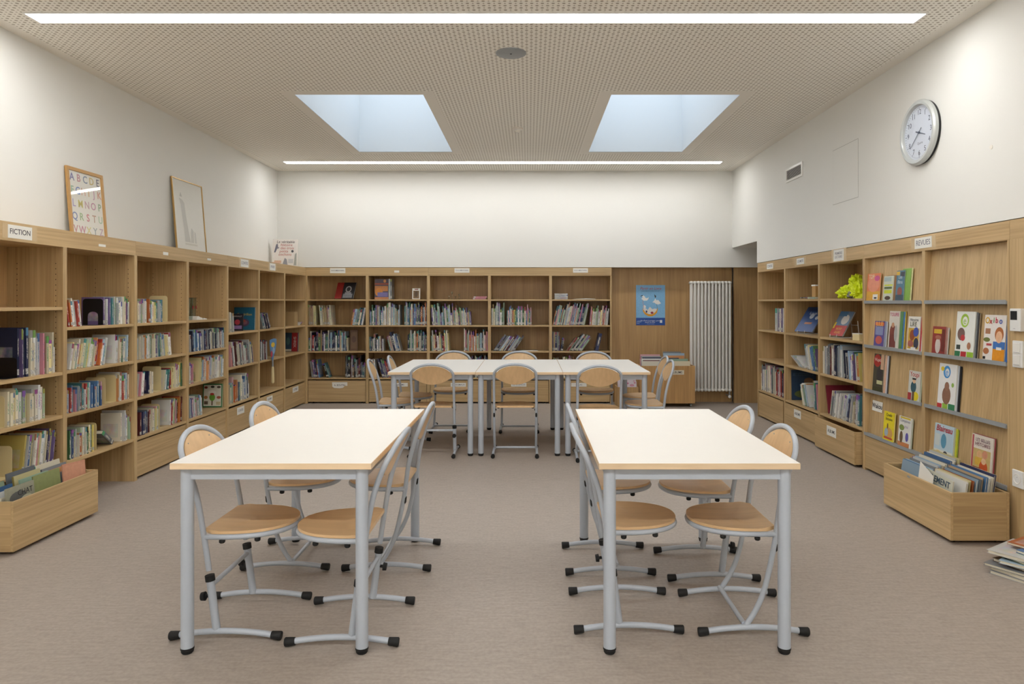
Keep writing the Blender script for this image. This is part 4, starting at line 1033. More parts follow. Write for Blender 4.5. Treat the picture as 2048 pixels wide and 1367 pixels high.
bin_albums(binL, [(0.02, 0.235, 4, 0.062, 0.04, 0.27, 0.33, 6, ['cream','pale grey','blue','pale green','blue','dark blue']),
                  (0.245, 0.50, 4, 0.066, 0.04, 0.3, 0.36, 7, ['pale grey','pale green','pale yellow','grey','blue','tan']),
                  (0.51, 0.755, 4, 0.072, 0.038, 0.29, 0.35, 9, ['grey','orange','grey','cream','dark blue','tan'])], random.Random(3), 'left floor bin', 'albums in the left floor bin')
faced('album', binL.matrix_basis @ Matrix.Translation((0.505, 0.036, 0.057)) @ Matrix.Rotation(R(-7), 4, 'X') @ Matrix.Rotation(R(4), 4, 'Y'), 0.225, 0.335, 0.006, (206,148,122), 'salmon pink album sticking out of the left floor bin', 'book', [(rc(.03,.03,.97,.97),(210,154,126))])
faced('album', binL.matrix_basis @ Matrix.Translation((0.255, 0.034, 0.038)) @ Matrix.Rotation(R(-6), 4, 'X'), 0.235, 0.345, 0.008, (138,146,96), 'olive green album with a yellow glow in the left floor bin', 'book', [(ell(.4,.62,.22,.1),(196,176,90)), (rc(.03,.03,.97,.5),(120,128,84))])
faced('album', binL.matrix_basis @ Matrix.Translation((0.02, 0.03, 0.038)) @ Matrix.Rotation(R(-5), 4, 'X'), 0.225, 0.33, 0.008, (150,150,132), 'grey striped album with a cat title in the left floor bin', 'book', [(ell(.4,.8,.3,.1),(96,98,96)), (ell(.7,.72,.22,.08),(186,184,160)), (ell(.45,.7,.1,.04),(60,62,64))], [('CHAT', .66, .86, .2, (36,36,40))])
bin_albums(binR, [(0.05, 0.37, 13, 0.045, 0.0168, 0.295, 0.378, 9, ['pale blue','blue','pale blue','grey','pale grey','pale blue','cream','cream','grey','blue','cream','pale grey','pale yellow']),
                  (0.40, 0.755, 12, 0.065, 0.0168, 0.31, 0.37, 8, ['white','cream','pale yellow','orange','pale blue','grey','tan','blue','white','cream','dark blue','cream'])], random.Random(8), 'right floor bin', 'albums in the right floor bin')
faced('album', binR.matrix_basis @ Matrix.Translation((0.42, 0.022, 0.054)) @ Matrix.Rotation(R(-6), 4, 'X') @ Matrix.Rotation(R(3), 4, 'Y'), 0.28, 0.315, 0.008, (206,206,190), 'pale album with large dark title letters in the right floor bin', 'book', [(rc(.03,.62,.97,.8),(190,196,186))], [('CLEMENT', .5, .88, .19, (60,84,104), {'bold': .02})])
t = MB().prism([(0,0),(0.17,0),(0.2,0.31),(0.05,0.36)], 0, 0.0015).build('loose_paper', 'paper'); t.matrix_world = binR.matrix_basis @ Matrix.Translation((0.345, 0.019, 0.055)) @ Matrix.Rotation(R(5), 4, 'Y')
tag(t, 'loose white sheet sticking up in the right floor bin', 'paper'); MB().prism([(0.03,0.2),(0.15,0.2),(0.15,0.205),(0.03,0.205)], -0.0006, -0.0001).build('printed_line', 'pencil', t)

# ---- pile of albums on the floor, lower right
rng = random.Random(12); z = 0.0008
for k, (cn, w_, h_, t_, rz_, dx, dy) in enumerate((('pale grey',.26,.32,.012,28,0,0),('cream',.25,.33,.012,24,.01,.0),('grey',.27,.31,.01,32,-.02,.02),('brown',.24,.3,.012,20,.02,.01),('pale blue',.26,.3,.012,40,.01,-.02),('green',.24,.28,.008,18,.0,.02),('pale grey',.25,.31,.012,34,-.01,.03),('blue',.2,.24,.01,22,.06,-.05),('orange',.18,.2,.008,30,.05,.05))):
    t_ *= 1.35
    # lie flat: thickness axis up
    M = Matrix.Translation((2.615+dx, 3.66+dy, z+t_)) @ Matrix.Rotation(R(rz_), 4, 'Z') @ Matrix.Translation((-h_/2, -w_/2, 0)) @ Matrix.Rotation(R(90), 4, 'Y')
    book(M, t_, w_, h_, cn, rng, '%s album, %s from the bottom of the floor pile, lower right' % (cn, ORDW[k]), 'albums piled on the floor', name='album')
    z += t_ + 0.0025

# ================================================================== FURNITURE
def table(label, x0, y0, W, L, H=0.778):
    t = empty('school_table', (x0, y0, 0)); tag(t, label, 'table', 'white-topped school tables')
    mb = MB(); mb.box(0, W, 0, L, H-0.025, H-0.0008)
    mb.build('tabletop', 'beech_edge', t, bevel=0.0015)
    box('laminate', 'laminate', t, 0.0015, W-0.0015, 0.0015, L-0.0015, H-0.0008, H)
    r = 0.0255; ins = 0.048
    for lx in (ins, W-ins):
        for ly in (ins, L-ins):
            lg = MB().cyl((lx, ly), r, 0.022, H-0.0255, 20).build('leg', 'grey_steel', t, smooth=True)
            MB().lathe([(0.0,0),(0.02,0),(0.024,0.006),(0.024,0.014),(0.0265,0.016),(0.0265,0.024),(0.0,0.024)], (lx, ly), 20).build('foot', 'rubber', lg, smooth=True)
    a, b_ = H-0.073, H-0.0255
    box('apron', 'grey_steel', t, ins+r*0.8, W-ins-r*0.8, ins-0.014, ins+0.014, a, b_, bevel=0.001)
    box('apron', 'grey_steel', t, ins+r*0.8, W-ins-r*0.8, L-ins-0.014, L-ins+0.014, a, b_, bevel=0.001)
    box('apron', 'grey_steel', t, ins-0.014, ins+0.014, ins+r*0.8, L-ins-r*0.8, a, b_, bevel=0.001)
    box('apron', 'grey_steel', t, W-ins-0.014, W-ins+0.014, ins+r*0.8, L-ins-r*0.8, a, b_, bevel=0.001)
    return t
TW, TL = 0.804, 1.43
table('white-topped table standing front left', -1.4335, 2.811, TW, TL)
table('white-topped table standing front right', 0.279, 2.811, TW, TL)
table('left of three white tables in the back row', -1.299, 6.48, TW, TL)
table('middle of three white tables in the back row', -0.493, 6.48, TW, TL)
table('right of three white tables in the back row', 0.313, 6.48, TW, TL)

def smooth_path(pts, n=4):
    P = [Vector(p) for p in pts]; out = []
    for i in range(len(P)-1):
        p0, p1, p2, p3 = P[max(i-1,0)], P[i], P[i+1], P[min(i+2, len(P)-1)]
        for k in range(n):
            t = k/n
            out.append(0.5*((2*p1) + (p2-p0)*t + (2*p0-5*p1+4*p2-p3)*t*t + (3*p1-p0-3*p2+p3)*t*t*t))
    return out + [P[-1]]

HW = 0.195   # half width between the posts
def chair_parts(adj):
    """chair facing +x, origin on the floor under the middle of the runners"""
    t = empty('school_chair')
    if adj: prof = [(-0.04,0.04),(-0.066,0.24),(-0.095,0.44),(-0.124,0.60),(-0.152,0.69),(-0.178,0.75)]
    else: prof = [(0.038,0.035),(-0.012,0.11),(-0.052,0.21),(-0.093,0.40),(-0.115,0.56),(-0.145,0.68),(-0.172,0.75)]
    prof = [(p.x, p.z) for p in smooth_path([(a, 0, b_) for a, b_ in prof], 4)]
    def px(z):
        for (x0, z0), (x1, z1) in zip(prof, prof[1:]):
            if z0 <= z <= z1: return x0 + (x1-x0)*(z-z0)/(z1-z0)
        return prof[-1][0] + (z-prof[-1][1])*(-0.52 if adj else -0.38)
    zs_ = 0.25 if adj else 0.0
    side = [(x, z) for x, z in prof if z >= zs_]
    path = [(x, -HW, z) for x, z in side]
    arch = []
    for k in range(1, 20):
        a = PI*k/20; z = 0.75 + 0.105*math.sin(a)
        arch.append((px(z), -HW*math.cos(a), z))
    path += arch + [(x, HW, z) for x, z in reversed(side)]
    MB().tube(path, 0.0118, 12).build('back_frame', 'grey_steel', t, smooth=True)
    # backrest: lens of plywood
    nu, nz_ = 22, 6; mb = MB(); front = []; back = []
    for i in range(nu+1):
        u = -1 + 2*i/nu; y = u*(HW-0.012)
        e = math.sqrt(max(0, 1-u*u))
        zt = 0.737 + 0.103*e; zb = 0.733 - 0.07*(1-u*u)
        for j in range(nz_+1):
            z = zb + (zt-zb)*j/nz_
            x = px(z) + 0.004 - 0.012*(1-u*u)
            front.append((x+0.005, y, z)); back.append((x-0.004, y, z))
    n = len(front); fs = []
    for i in range(nu):
        for j in range(nz_):
            a = i*(nz_+1)+j; b_ = a+nz_+1
            fs.append((a, b_, b_+1, a+1)); fs.append((a+n, a+1+n, b_+1+n, b_+n))
    for i in range(nu):
        a = i*(nz_+1); b_ = a+nz_+1; fs.append((a, a+n, b_+n, b_))
        a += nz_; b_ += nz_; fs.append((a, b_, b_+n, a+n))
    for a0 in (0, nu*(nz_+1)):
        for j in range(nz_):
            a = a0+j; fs.append((a, a+1, a+1+n, a+n) if a0 == 0 else (a, a+n, a+1+n, a+1))
    mb.add(front+back, fs); bk = mb.build('backrest', 'beech_z', t, smooth=True)
    for sy in (-1, 1):
        MB().lathe([(0,0),(0.004,0),(0.004,0.0016),(0,0.002)], seg=8).build('rivet', 'grey_metal', bk, smooth=True, loc=(px(0.81)+0.002, sy*0.1, 0.805), rot=(0, R(90), 0))
    # seat ring and plywood seat
    def outline(k, n=40, x0=-0.085):
        pts = []
        for i in range(n+1):
            a = -PI/2 + PI*i/n
            pts.append((x0+0.06 + (0.262*k-0.005)*max(0, math.cos(a))**0.86, HW*k*math.copysign(abs(math.sin(a))**0.9, math.sin(a))))
        return pts
    rp_ = outline(1.0)
    ring = [(px(0.432), -HW, 0.432), (-0.06, -HW, 0.432)] + [(x, y, 0.432) for x, y in rp_] + [(-0.06, HW, 0.432), (px(0.432), HW, 0.432)]
    MB().tube(ring, 0.0115, 10).build('seat_ring', 'grey_steel', t, smooth=True)
    so = [(-0.10, -HW*0.86)] + [(-0.06, -HW*1.005)] + outline(1.02) + [(-0.06, HW*1.005), (-0.10, HW*0.86)]
    so = [p for i, p in enumerate(so) if i == 0 or (Vector(p)-Vector(so[i-1])).length > 0.002]
    mb = MB(); n = len(so); cx, cy = 0.05, 0.0
    rings = [1.0, 0.85, 0.6, 0.3]; vs = []
    for q, kz in zip(rings, (0.0, -0.0022, -0.006, -0.008)):
        for x, y in so: vs.append((cx+(x-cx)*q, cy+(y-cy)*q, 0.4565+kz+ (0.004 if x < -0.05 else 0)))
    vs.append((cx, cy, 0.448)); ci = len(vs)-1
    for x, y in so: vs.append((x, y, 0.4445))
    fs = []
    for r_ in range(3):
        for i in range(n): fs.append((r_*n+i, r_*n+(i+1) % n, (r_+1)*n+(i+1) % n, (r_+1)*n+i))
    for i in range(n): fs.append((3*n+i, 3*n+(i+1) % n, ci))
    b0 = ci+1
    for i in range(n): fs.append((i, b0+i, b0+(i+1) % n, (i+1) % n))
    fs.append(tuple(b0+i for i in range(n-1, -1, -1)))
    mb.add(vs, fs); seat = mb.build('seat', 'beech_x', t, smooth=True)
    for bx_, by_ in ((-0.02, -0.19), (-0.02, 0.19), (0.12, -0.165), (0.12, 0.165)):
        MB().lathe([(0,0.405),(0.009,0.405),(0.0125,0.409),(0.0125,0.418),(0.009,0.424),(0,0.424)], (bx_, by_), 12).build('bumper', 'rubber', t, smooth=True)
    # runners
    x_j = prof[0][0]
    for sy in (-1, 1):
        y = sy*(HW+0.006)
        rp2 = [(-0.20 + 0.40*k/12, y, 0.0225 + 0.017*(1-((k-6)/6)**2)) for k in range(13)]
        rn = MB().tube(rp2, 0.0125, 12).build('runner', 'grey_steel', t, smooth=True)
        for sx_ in (-1, 1):
            MB().tube([(sx_*0.192, y, 0.0228), (sx_*0.195, y, 0.0225), (sx_*0.231, y, 0.0195), (sx_*0.235, y, 0.0192)], [0.0150, 0.0165, 0.019, 0.0165], 14).build('end_cap', 'rubber', rn, smooth=True)
        if adj:
            MB().tube([(px(0.04), y-sy*0.006, 0.036), (px(0.255), sy*HW, 0.255)], 0.0165, 12).build('lower_post', 'grey_steel', t, smooth=True)
            a, b_ = Vector((px(0.248), sy*HW, 0.248)), Vector((px(0.272), sy*HW, 0.272))
            MB().tube([a, b_], 0.0200, 14).build('collar', 'rubber', t, smooth=True)
            MB().tube([(px(0.185)-0.012, sy*HW, 0.185), (px(0.185)-0.028, sy*HW, 0.183), (px(0.185)-0.030, sy*HW, 0.183), (px(0.185)-0.046, sy*HW, 0.181)], [0.007,0.007,0.019,0.017], 14).build('knob', 'rubber', t, smooth=True)
        else:
            MB().tube([(px(0.385)-0.010, sy*HW, 0.40), (px(0.375)-0.010, sy*HW, 0.39), (px(0.36)-0.010, sy*HW, 0.365), (px(0.35)-0.009, sy*HW, 0.355)], [0.004, 0.0085, 0.0085, 0.004], 10).build('plug', 'rubber', t, smooth=True)
    zc_ = 0.228 if adj else 0.05
    xcb = px(0.228) if adj else prof[0][0]
    MB().tube([(xcb, -HW+0.002, zc_), (xcb, HW-0.002, zc_)], 0.0105, 10).build('crossbar', 'grey_steel', t, smooth=True)
    return t

def copy_tree(o, parent=None):
    c = o.copy(); COL.objects.link(c); c.parent = parent
    for ch in list(o.children): copy_tree(ch, c)
    return c
CH = {True: chair_parts(True), False: chair_parts(False)}
USED = {True: False, False: False}
def chair(label, x, y, rz, adj):
    o = CH[adj]
    if USED[adj]: o = copy_tree(o)
    USED[adj] = True
    o.location = (x, y, 0); o.rotation_euler = (0, 0, R(rz))
    tag(o, label, 'chair', 'grey tube school chairs')
chair('nearer chair on the left side of the front left table', -1.275, 3.165, 0, True)
chair('nearer chair on the right side of the front left table', -0.772, 3.11, 180, True)
chair('farther chair on the left side of the front left table', -1.292, 3.935, 0, False)
chair('farther chair on the right side of the front left table', -0.752, 3.92, 180, False)
chair('nearer chair on the left side of the front right table', 0.427, 3.22, 0, True)
chair('nearer chair on the right side of the front right table', 0.955, 3.20, 180, False)
chair('farther chair on the left side of the front right table', 0.424, 3.866, 0, False)
chair('farther chair on the right side of the front right table', 0.94, 3.785, 180, True)
chair('chair with its back to us at the left table of the back row', -0.888, 6.628, 90, True)
chair('chair with its back to us at the middle table of the back row', -0.128, 6.628, 90, False)
chair('chair with its back to us at the right table of the back row', 0.632, 6.46, 90, False)
chair('chair facing us behind the left table of the back row', -0.864, 7.88, -90, False)
chair('chair facing us behind the middle table of the back row', -0.108, 7.84, -90, False)
chair('chair facing us behind the right table of the back row', 0.735, 7.82, -90, False)
chair('nearer chair at the left end of the back row', -1.362, 6.93, 6, False)
chair('farther chair at the left end of the back row', -1.255, 7.385, 5, False)
chair('nearer chair at the right end of the back row', 1.165, 6.80, 180, False)
chair('farther chair at the right end of the back row', 1.215, 7.33, 180, False)

# ================================================================== ON THE WALLS AND BACK
# radiator
rd = empty('radiator', (2.250, 9.84, 0)); tag(rd, 'tall white column radiator on the oak wall panel', 'radiator')
for k in range(12):
    x = 0.024 + k*0.0488
    mb = MB()
    for y, r_ in ((0.014, 0.0158), (0.09, 0.011)):
        mb.tube([(x, y, 0.215), (x, y, 1.675)], r_, 12)
    for z in (0.195, 1.692):
        mb.tube([(x, -0.004, z), (x, 0.0, z), (x, 0.012, z), (x, 0.092, z), (x, 0.104, z), (x, 0.108, z)], [0.008, 0.017, 0.0235, 0.0235, 0.017, 0.008], 14)
    mb.build('column', 'white_enamel', rd, smooth=True)
for z in (0.195, 1.692):
    MB().tube([(0.005, 0.052, z), (0.58, 0.052, z)], 0.016, 12).build('manifold', 'white_enamel', rd, smooth=True)
vl = MB().tube([(0.562, 0.05, 0.172), (0.562, 0.05, 0.10)], 0.012, 12).build('valve', 'grey_metal', rd, smooth=True)
MB().tube([(0.562, 0.04, 0.105), (0.548, -0.012, 0.105), (0.54, -0.03, 0.105)], [0.016, 0.022, 0.018], 14).build('thermostat_knob', 'white_plastic', vl, smooth=True)
MB().tube([(0.562, 0.05, 0.105), (0.562, 0.218, 0.105)], 0.009, 10).build('pipe', 'grey_metal', rd, smooth=True)
for z in (0.4, 1.5): box('bracket', 'white_enamel', rd, 0.28, 0.30, 0.10, 0.219, z, z+0.03)

# poster
M = Matrix.Translation((1.527, 10.0565, 1.092))
ps = faced('wall_poster', M, 0.414, 0.572, 0.002, (132,186,226), 'blue poster of two gulls carrying a boat, on the oak wall panel', 'poster',
  [(rc(0,0,1,.185),(36,80,160)),
   ([(.22,.43),(.24,.34),(.31,.27),(.42,.225),(.54,.22),(.64,.25),(.72,.31),(.76,.43),(.71,.40),(.65,.33),(.56,.28),(.44,.28),(.33,.32),(.27,.39)],(226,160,44)),
   ([(.24,.40),(.33,.315),(.44,.275),(.56,.275),(.66,.325),(.72,.39),(.66,.42),(.56,.40),(.48,.46),(.40,.38),(.30,.44)],(232,226,222)),
   (ell(.29,.46,.05,.04),(238,234,232)),(ell(.55,.31,.05,.03),(150,50,70)),(ell(.36,.34,.03,.03),(60,64,110)),
   ([(.18,.66),(.24,.70),(.30,.69),(.38,.67),(.44,.70),(.42,.65),(.38,.615),(.26,.61)],(240,238,236)),([(.14,.715),(.22,.73),(.24,.755),(.19,.745)],(52,52,62)),([(.2,.71),(.26,.745),(.32,.70),(.28,.66)],(240,238,236)),
   ([(.56,.57),(.64,.56),(.70,.52),(.78,.52),(.86,.545),(.80,.6),(.76,.63),(.70,.62),(.66,.67),(.63,.62)],(240,238,236)),([(.63,.77),(.69,.73),(.68,.685),(.645,.69)],(52,52,62)),
   (rc(.82,.06,.9,.13),(226,232,240)),(rc(.02,.075,.18,.085),(170,196,226)),(rc(.04,.105,.2,.112),(170,196,226)),(rc(.02,.04,.12,.05),(170,196,226)),
   ([(.22,.62),(.235,.62),(.27,.44),(.255,.44)],(196,150,160)),([(.70,.53),(.71,.53),(.74,.42),(.73,.42)],(90,110,140))],
  [('Partir en Livre', .5,.915,.125,(200,70,86),{'shear':.25}),('la grande fête du livre pour la jeunesse', .5,.855,.04,(70,80,130)),('Un album à partager, pour', .48,.115,.062,(226,232,244),{'shear':.2}),('partir en livre', .48,.075,.062,(226,232,244),{'shear':.2}),('Grand et petit', .5,.035,.045,(180,200,230))], pages=False)

# framed pictures leaning on the left wall
def framed(label, y0, W, H, lean_top, matf, fw, ft, paper, xbot):
    a = math.atan2(lean_top, H)
    t = empty('framed_picture'); t.matrix_world = Matrix.Translation((xbot, y0, TOP+0.0008)) @ Matrix.Rotation(R(90), 4, 'Z') @ Matrix.Rotation(-a, 4, 'X')
    tag(t, label, 'picture')
    mb = MB(); mb.box(0, fw, 0, ft, 0, H); mb.box(W-fw, W, 0, ft, 0, H); mb.box(fw, W-fw, 0, ft, 0, fw); mb.box(fw, W-fw, 0, ft, H-fw, H)
    mb.build('frame', matf, t, bevel=0.001)
    pr = box('print', paper, t, fw, W-fw, ft*0.55, ft*0.9, fw, H-fw)
    mbg = MB(); mbg.add([(fw,ft*0.4,fw),(W-fw,ft*0.4,fw),(W-fw,ft*0.4,H-fw),(fw,ft*0.4,H-fw)], [(0,1,2,3)]); mbg.build('glass', 'clear_glass', t)
    return t, pr
p1, pr1 = framed('wood-framed alphabet poster leaning on the wall above the left bookcases', 5.34, 0.455, 0.555, 0.045, 'frame_wood', 0.026, 0.018, 'paper', -3.458)
rows = ['ABCDE', 'FGHIJK', 'LMNOP', 'QRSTU', 'VWXYZ']
lc = [(92,90,150),(190,110,120),(96,120,150),(206,180,90),(90,90,110),(140,180,140),(90,120,190),(206,150,130),(210,160,90),(196,140,170),(220,140,110),(170,150,200),(214,200,90),(196,150,160),(190,120,150),(120,160,110),(90,110,170),(140,180,110),(206,90,100),(180,130,100),(150,190,150),(190,110,110),(196,110,130),(220,206,110),(140,150,150),(190,150,170)]
ci = 0
for r_, row in enumerate(rows):
    for k, ch in enumerate(row):
        x = 0.026 + (0.403)*(k+0.5)/len(row); z = 0.555-0.026 - 0.503*(r_+0.5)/5
        text(ch, 0.082, colmat(tuple(int(x*0.72+62) for x in lc[ci])), pr1, (x, 0.0092, z), bold=0.012, name='letter'); ci += 1
p2, pr2 = framed('thin gold-framed pale picture leaning on the wall above the left bookcases', 6.916, 0.64, 0.755, 0.06, 'frame_gold', 0.010, 0.016, 'paper', -3.445)
for pts, rgb in (([(.2,.72),(.3,.7),(.36,.66),(.38,.5),(.44,.26),(.48,.14),(.3,.14),(.3,.2),(.28,.4),(.24,.62)], (204,202,194)), ([(.5,.14),(.58,.14),(.6,.3),(.54,.34),(.5,.26)], (200,198,190)),
                 ([(.62,.14),(.68,.14),(.67,.28),(.63,.3)], (206,204,196)), ([(.22,.74),(.26,.8),(.3,.74)], (196,194,186)), ([(.3,.10),(.7,.10),(.7,.125),(.3,.125)], (216,212,200))):
    MB().prism([(p[0]*0.64, p[1]*0.755+0.02) for p in pts], 0.0079, 0.0086).build('silhouette', colmat(rgb), pr2)

# big album in the corner on top of the left bookcases
M = Matrix.Translation((-3.462, 9.50, TOP+0.006)) @ Matrix.Rotation(R(8), 4, 'Z') @ Matrix.Rotation(R(-7), 4, 'X')
faced('picture_album', M, 0.325, 0.365, 0.03, (236,230,224), 'large white album with a red and grey title standing in the corner', 'book',
  [([(.06,.5),(.12,.5),(.22,.72),(.2,.84),(.14,.8)],(120,120,136)),([(.1,.62),(.26,.66),(.26,.7),(.1,.66)],(120,120,136)),(rc(.0,.02,.3,.14),(226,180,164)),([(.4,.02),(.62,.02),(.58,.24),(.5,.3),(.46,.2)],(150,150,156)),(rc(.64,.1,.84,.26),(206,206,206)),(ell(.8,.55,.05,.05),(90,90,96)),([(.86,.02),(.97,.02),(.97,.5),(.9,.44)],(170,172,164)),(rc(.08,.1,.36,.2),(222,186,160))],
  [('La véritable', .52,.9,.155,(90,76,84),{'shear':.2}),('histoire', .55,.785,.155,(190,110,104),{'shear':.2}),('des trois', .58,.665,.155,(190,104,96),{'shear':.2}),('petits', .45,.545,.155,(190,104,96),{'shear':.2}),('cochons', .5,.425,.155,(200,110,96),{'shear':.2})], spine=(96,84,92))

# clock
ck = empty('wall_clock', (XR-0.0005, 5.10, 2.646), R(-90)); tag(ck, 'round wall clock with silver rim and numerals on the right wall', 'clock')
def disc(prof, name, mat, parent, seg=56, mats=None):
    o = MB().lathe(prof, seg=seg).build(name, mat, parent, smooth=True); o.rotation_euler = (R(90), 0, 0); return o
RC = 0.234
disc([(0, 0.0), (RC*0.97, 0.0), (RC*0.985, 0.02)], 'case', 'black_plastic', ck)
disc([(RC*0.985, 0.018), (RC, 0.03), (RC*0.995, 0.042), (RC*0.94, 0.052), (RC*0.86, 0.05), (RC*0.835, 0.04), (RC*0.835, 0.024)], 'rim', 'clock_rim', ck)
disc([(0, 0.026), (RC*0.84, 0.026)], 'dial', 'clock_face', ck)
for h in range(1, 13):
    a = R(90-30*h)
    text(str(h), 0.052, 'clock_ink', ck, (RC*0.63*math.cos(a), -0.0266, RC*0.63*math.sin(a)), name='numeral')
mb = MB()
for k in range(60):
    a = R(6*k); l = 0.018 if k % 5 == 0 else 0.009; wd = 0.0022 if k % 5 == 0 else 0.0012
    c_, s_ = math.cos(a), math.sin(a); r1 = RC*0.79; r0 = r1-l
    mb.add([(r0*c_-wd*s_, -0.0268, r0*s_+wd*c_), (r0*c_+wd*s_, -0.0268, r0*s_-wd*c_), (r1*c_+wd*s_, -0.0268, r1*s_-wd*c_), (r1*c_-wd*s_, -0.0268, r1*s_+wd*c_)], [(0,1,2,3)])
mb.build('minute_marks', 'clock_ink', ck)['kind'] = 'stuff'
text('Quartz', 0.024, 'pencil', ck, (0.01, -0.0266, -RC*0.33))
def hand(name, ang, l, back, wd, y):
    MB().prism([(-wd, -back), (wd, -back), (wd*0.6, l), (-wd*0.6, l)], -y-0.001, -y).build(name, 'clock_ink', ck, rot=(0, R(ang), 0))
hand('hour_hand', 110, 0.085, 0.045, 0.0042, 0.029); hand('minute_hand', 240-10, 0.150, 0.045, 0.003, 0.031)
disc([(0, 0.034), (0.008, 0.034), (0.008, 0.028)], 'pivot', 'clock_ink', ck, 16)
disc([(0, 0.0405), (RC*0.84, 0.0405)], 'glass', 'clear_glass', ck)

# ventilation grille
vg = empty('vent_grille', (XR-0.0005, 7.80, 2.735), R(-90)); tag(vg, 'small white slatted ventilation grille on the right wall', 'vent')
W_, H_ = 0.47, 0.152
mb = MB(); mb.box(0, W_, -0.012, 0, 0, 0.024); mb.box(0, W_, -0.012, 0, H_-0.024, H_); mb.box(0, 0.024, -0.012, 0, 0.024, H_-0.024); mb.box(W_-0.024, W_, -0.012, 0, 0.024, H_-0.024)
mb.build('frame', 'white_enamel', vg)
box('backing', 'dark_gap', vg, 0.024, W_-0.024, -0.002, 0, 0.024, H_-0.024)
for k in range(8):
    z = 0.03 + k*0.0125
    mb = MB(); mb.add([(0.024,-0.011,z-0.001),(W_-0.024,-0.011,z-0.001),(W_-0.024,-0.004,z+0.006),(0.024,-0.004,z+0.006),(0.024,-0.011,z+0.0005),(W_-0.024,-0.011,z+0.0005),(W_-0.024,-0.004,z+0.0075),(0.024,-0.004,z+0.0075)],
        [(0,1,5,4),(4,5,6,7),(3,2,1,0),(7,6,2,3)]); mb.build('slat', 'white_enamel', vg)
# access panel: flush door with a fine joint
ap = empty('access_panel', (XR-0.0003, 6.61, 2.328), R(-90)); tag(ap, 'flush white access panel in the right wall below the ceiling', 'access panel')
box('joint', 'panel_joint', ap, 0, 0.51, -0.0006, 0, 0, 0.51)
box('door', 'wall_paint', ap, 0.004, 0.506, -0.002, -0.0005, 0.004, 0.506)
# wall plug
t = MB().lathe([(0,0.0),(0.014,0.0),(0.014,0.003),(0.0,0.004)], seg=14).build('screw_plug', 'ceiling_plain', smooth=True, loc=(XR-0.0003, 4.345, zv(294,4.345)), rot=(0, R(-90), 0))
tag(t, 'tiny round plug on the right wall right of the clock', 'wall plug')

# thermostat, switches, socket on the oak panel at the right
YP = XR*F/(2020-U0)
def plate(name, label, cat, y0, z0, W, H, T):
    t = empty(name, (XR-0.0012, y0, z0), R(-90)); tag(t, label, cat)
    box('cover', 'white_plastic', t, 0, W, -T, 0, 0, H, bevel=0.004); return t
t = plate('thermostat', 'white wall thermostat with dark screen on the right oak panel', 'thermostat', 4.142, 1.251, 0.092, 0.132, 0.026)
box('screen', 'screen_dark', t, 0.008, 0.064, -0.0268, -0.026, 0.066, 0.118); text('mode', 0.008, 'pencil', t, (0.04, -0.0264, 0.016))
t = plate('light_switch', 'white double light switch below the thermostat', 'light switch', 4.140, 1.04, 0.085, 0.156, 0.012)
for z in (0.012, 0.083):
    r_ = box('rocker', 'white_enamel', t, 0.012, 0.07, -0.0165, -0.012, z, z+0.06, bevel=0.0015)
    box('groove', 'pencil', r_, 0.016, 0.066, -0.0167, -0.0164, z+0.004, z+0.006)
t = plate('power_socket', 'white round power socket low on the right oak panel', 'socket', 4.142, 0.343, 0.092, 0.1, 0.012)
o = MB().lathe([(0.03, 0.0122), (0.028, 0.0135), (0.026, 0.0125), (0.024, 0.004), (0.0, 0.003)], seg=28).build('recess', 'ceiling_plain', t, smooth=True, loc=(0.044, -0.0006, 0.05), rot=(R(90), 0, 0))
for dx, dz in ((-0.0095, 0), (0.0095, 0)):
    MB().lathe([(0, 0.0), (0.003, 0.0)], seg=10).build('pin_hole', 'dark_gap', o, loc=(dx, dz, 0.0046), rot=(PI, 0, 0))
MB().tube([(0, 0.010, 0.004), (0, 0.010, 0.012)], 0.0025, 8).build('earth_pin', 'grey_metal', o, smooth=True)

# ---- trolley of albums and low crate by the radiator
tr = empty('album_trolley', (1.50, 9.55, 0)); tag(tr, 'oak album trolley on casters in front of the radiator', 'trolley')
box('front_panel', 'trolley_ply', tr, 0, 0.75, 0, 0.018, 0.05, 0.557, bevel=0.001)
box('back_panel', 'trolley_ply', tr, 0, 0.75, 0.302, 0.32, 0.05, 0.557)
for s in (0, 0.732): box('side_panel', 'trolley_ply', tr, s+0.0004, s+0.0176, 0.0184, 0.3016, 0.05, 0.557, bevel=0.001)
box('bottom_panel', 'trolley_ply', tr, 0.018, 0.732, 0.018, 0.302, 0.30, 0.316)
for sx_ in (0.05, 0.70):
    for sy in (0.05, 0.27):
        fk = MB().box(sx_-0.014, sx_+0.014, sy-0.014, sy+0.014, 0.03, 0.05).build('caster_fork', 'black_plastic', tr)
        MB().tube([(sx_-0.009, sy, 0.0215), (sx_+0.009, sy, 0.0215)], 0.021, 14).build('wheel', 'grey_metal', fk, smooth=True)
card(tr, 0.50, 0.47, 0.2, 0.06, 'ALBUMS', 0.042, mat='pages')
rng = random.Random(21)
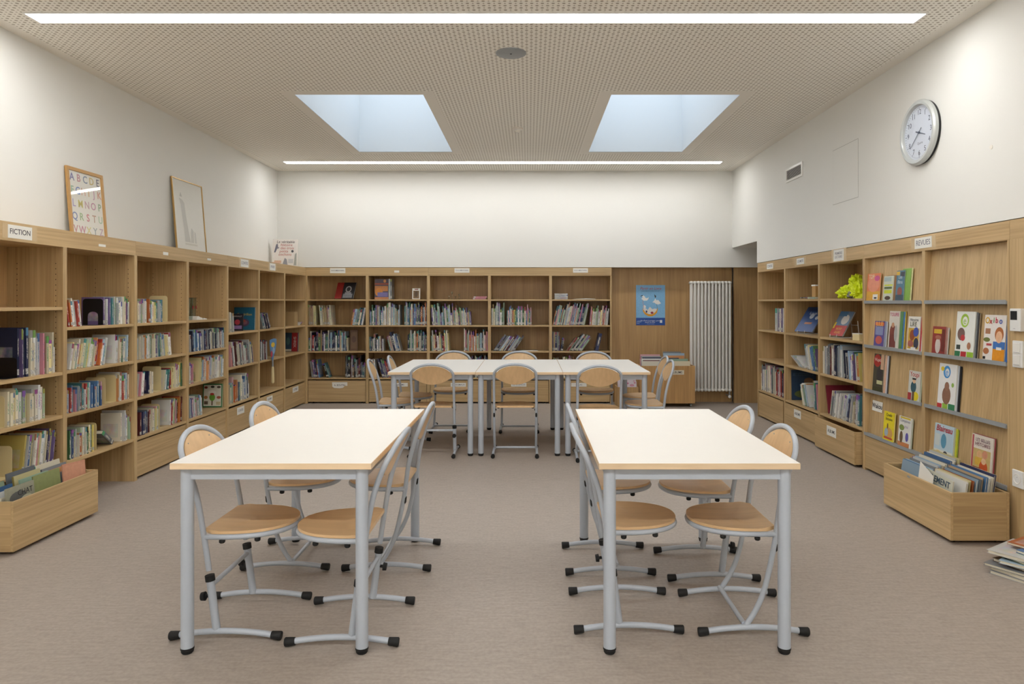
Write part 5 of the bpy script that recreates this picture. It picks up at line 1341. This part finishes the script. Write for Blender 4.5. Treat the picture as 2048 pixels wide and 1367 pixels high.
for k, (s0, w_, h_, cn, d) in enumerate(((0.05,0.26,0.30,'cream',0.06),(0.06,0.27,0.31,'dark red',0.085),(0.05,0.28,0.33,'white',0.11),(0.06,0.26,0.345,'dark blue',0.14),(0.05,0.28,0.36,'pale grey',0.17),(0.04,0.28,0.38,'pink',0.2),
                                         (0.36,0.34,0.30,'cream',0.04),(0.4,0.28,0.33,'pale green',0.075),(0.36,0.2,0.34,'dark blue',0.1),(0.38,0.26,0.37,'orange',0.13),(0.36,0.29,0.40,'pale blue',0.16),(0.36,0.25,0.42,'grey',0.19))):
    t = rng.uniform(0.009, 0.014)
    M = tr.matrix_basis @ Matrix.Translation((s0, d, 0.318)) @ Matrix.Rotation(R(-7), 4, 'X') @ Matrix.Rotation(R(-90), 4, 'Z') @ Matrix.Translation((-t, 0, 0))
    book(M, t, w_, h_, cn, rng, '%s album, %s from the front in the %s half of the trolley' % (cn, ORDW[k % 6], 'left' if k < 6 else 'right'), 'albums in the trolley', name='album')
crt = empty('low_crate', (1.19, 9.50, 0)); tag(crt, 'low oak crate on the floor left of the trolley', 'crate')
box('front_panel', 'oak_panel', crt, 0, 0.29, 0, 0.016, 0.004, 0.275); box('back_panel', 'oak_panel', crt, 0, 0.29, 0.29, 0.306, 0.004, 0.275)
for s in (0, 0.274): box('side_panel', 'oak_panel', crt, s+0.0004, s+0.0156, 0.0164, 0.2896, 0.004, 0.275)
box('bottom_panel', 'oak_panel', crt, 0.016, 0.274, 0.016, 0.29, 0.004, 0.016)
for k, d in enumerate((0.04, 0.1)):
    faced('album', crt.matrix_basis @ Matrix.Translation((0.02, d, 0.018)) @ Matrix.Rotation(R(-6), 4, 'X'), 0.25, 0.33+0.015*k, 0.01, (222,210,218), '%s pink flowered album in the low crate' % ['front', 'rear'][k], 'book',
          [(ell(.2,.86,.1,.05),(206,140,160)),(ell(.5,.92,.08,.04),(196,120,150)),(ell(.75,.84,.12,.05),(210,150,170)),(ell(.4,.8,.05,.03),(140,160,150)),(ell(.9,.94,.06,.03),(206,130,150))], group='albums in the low crate')
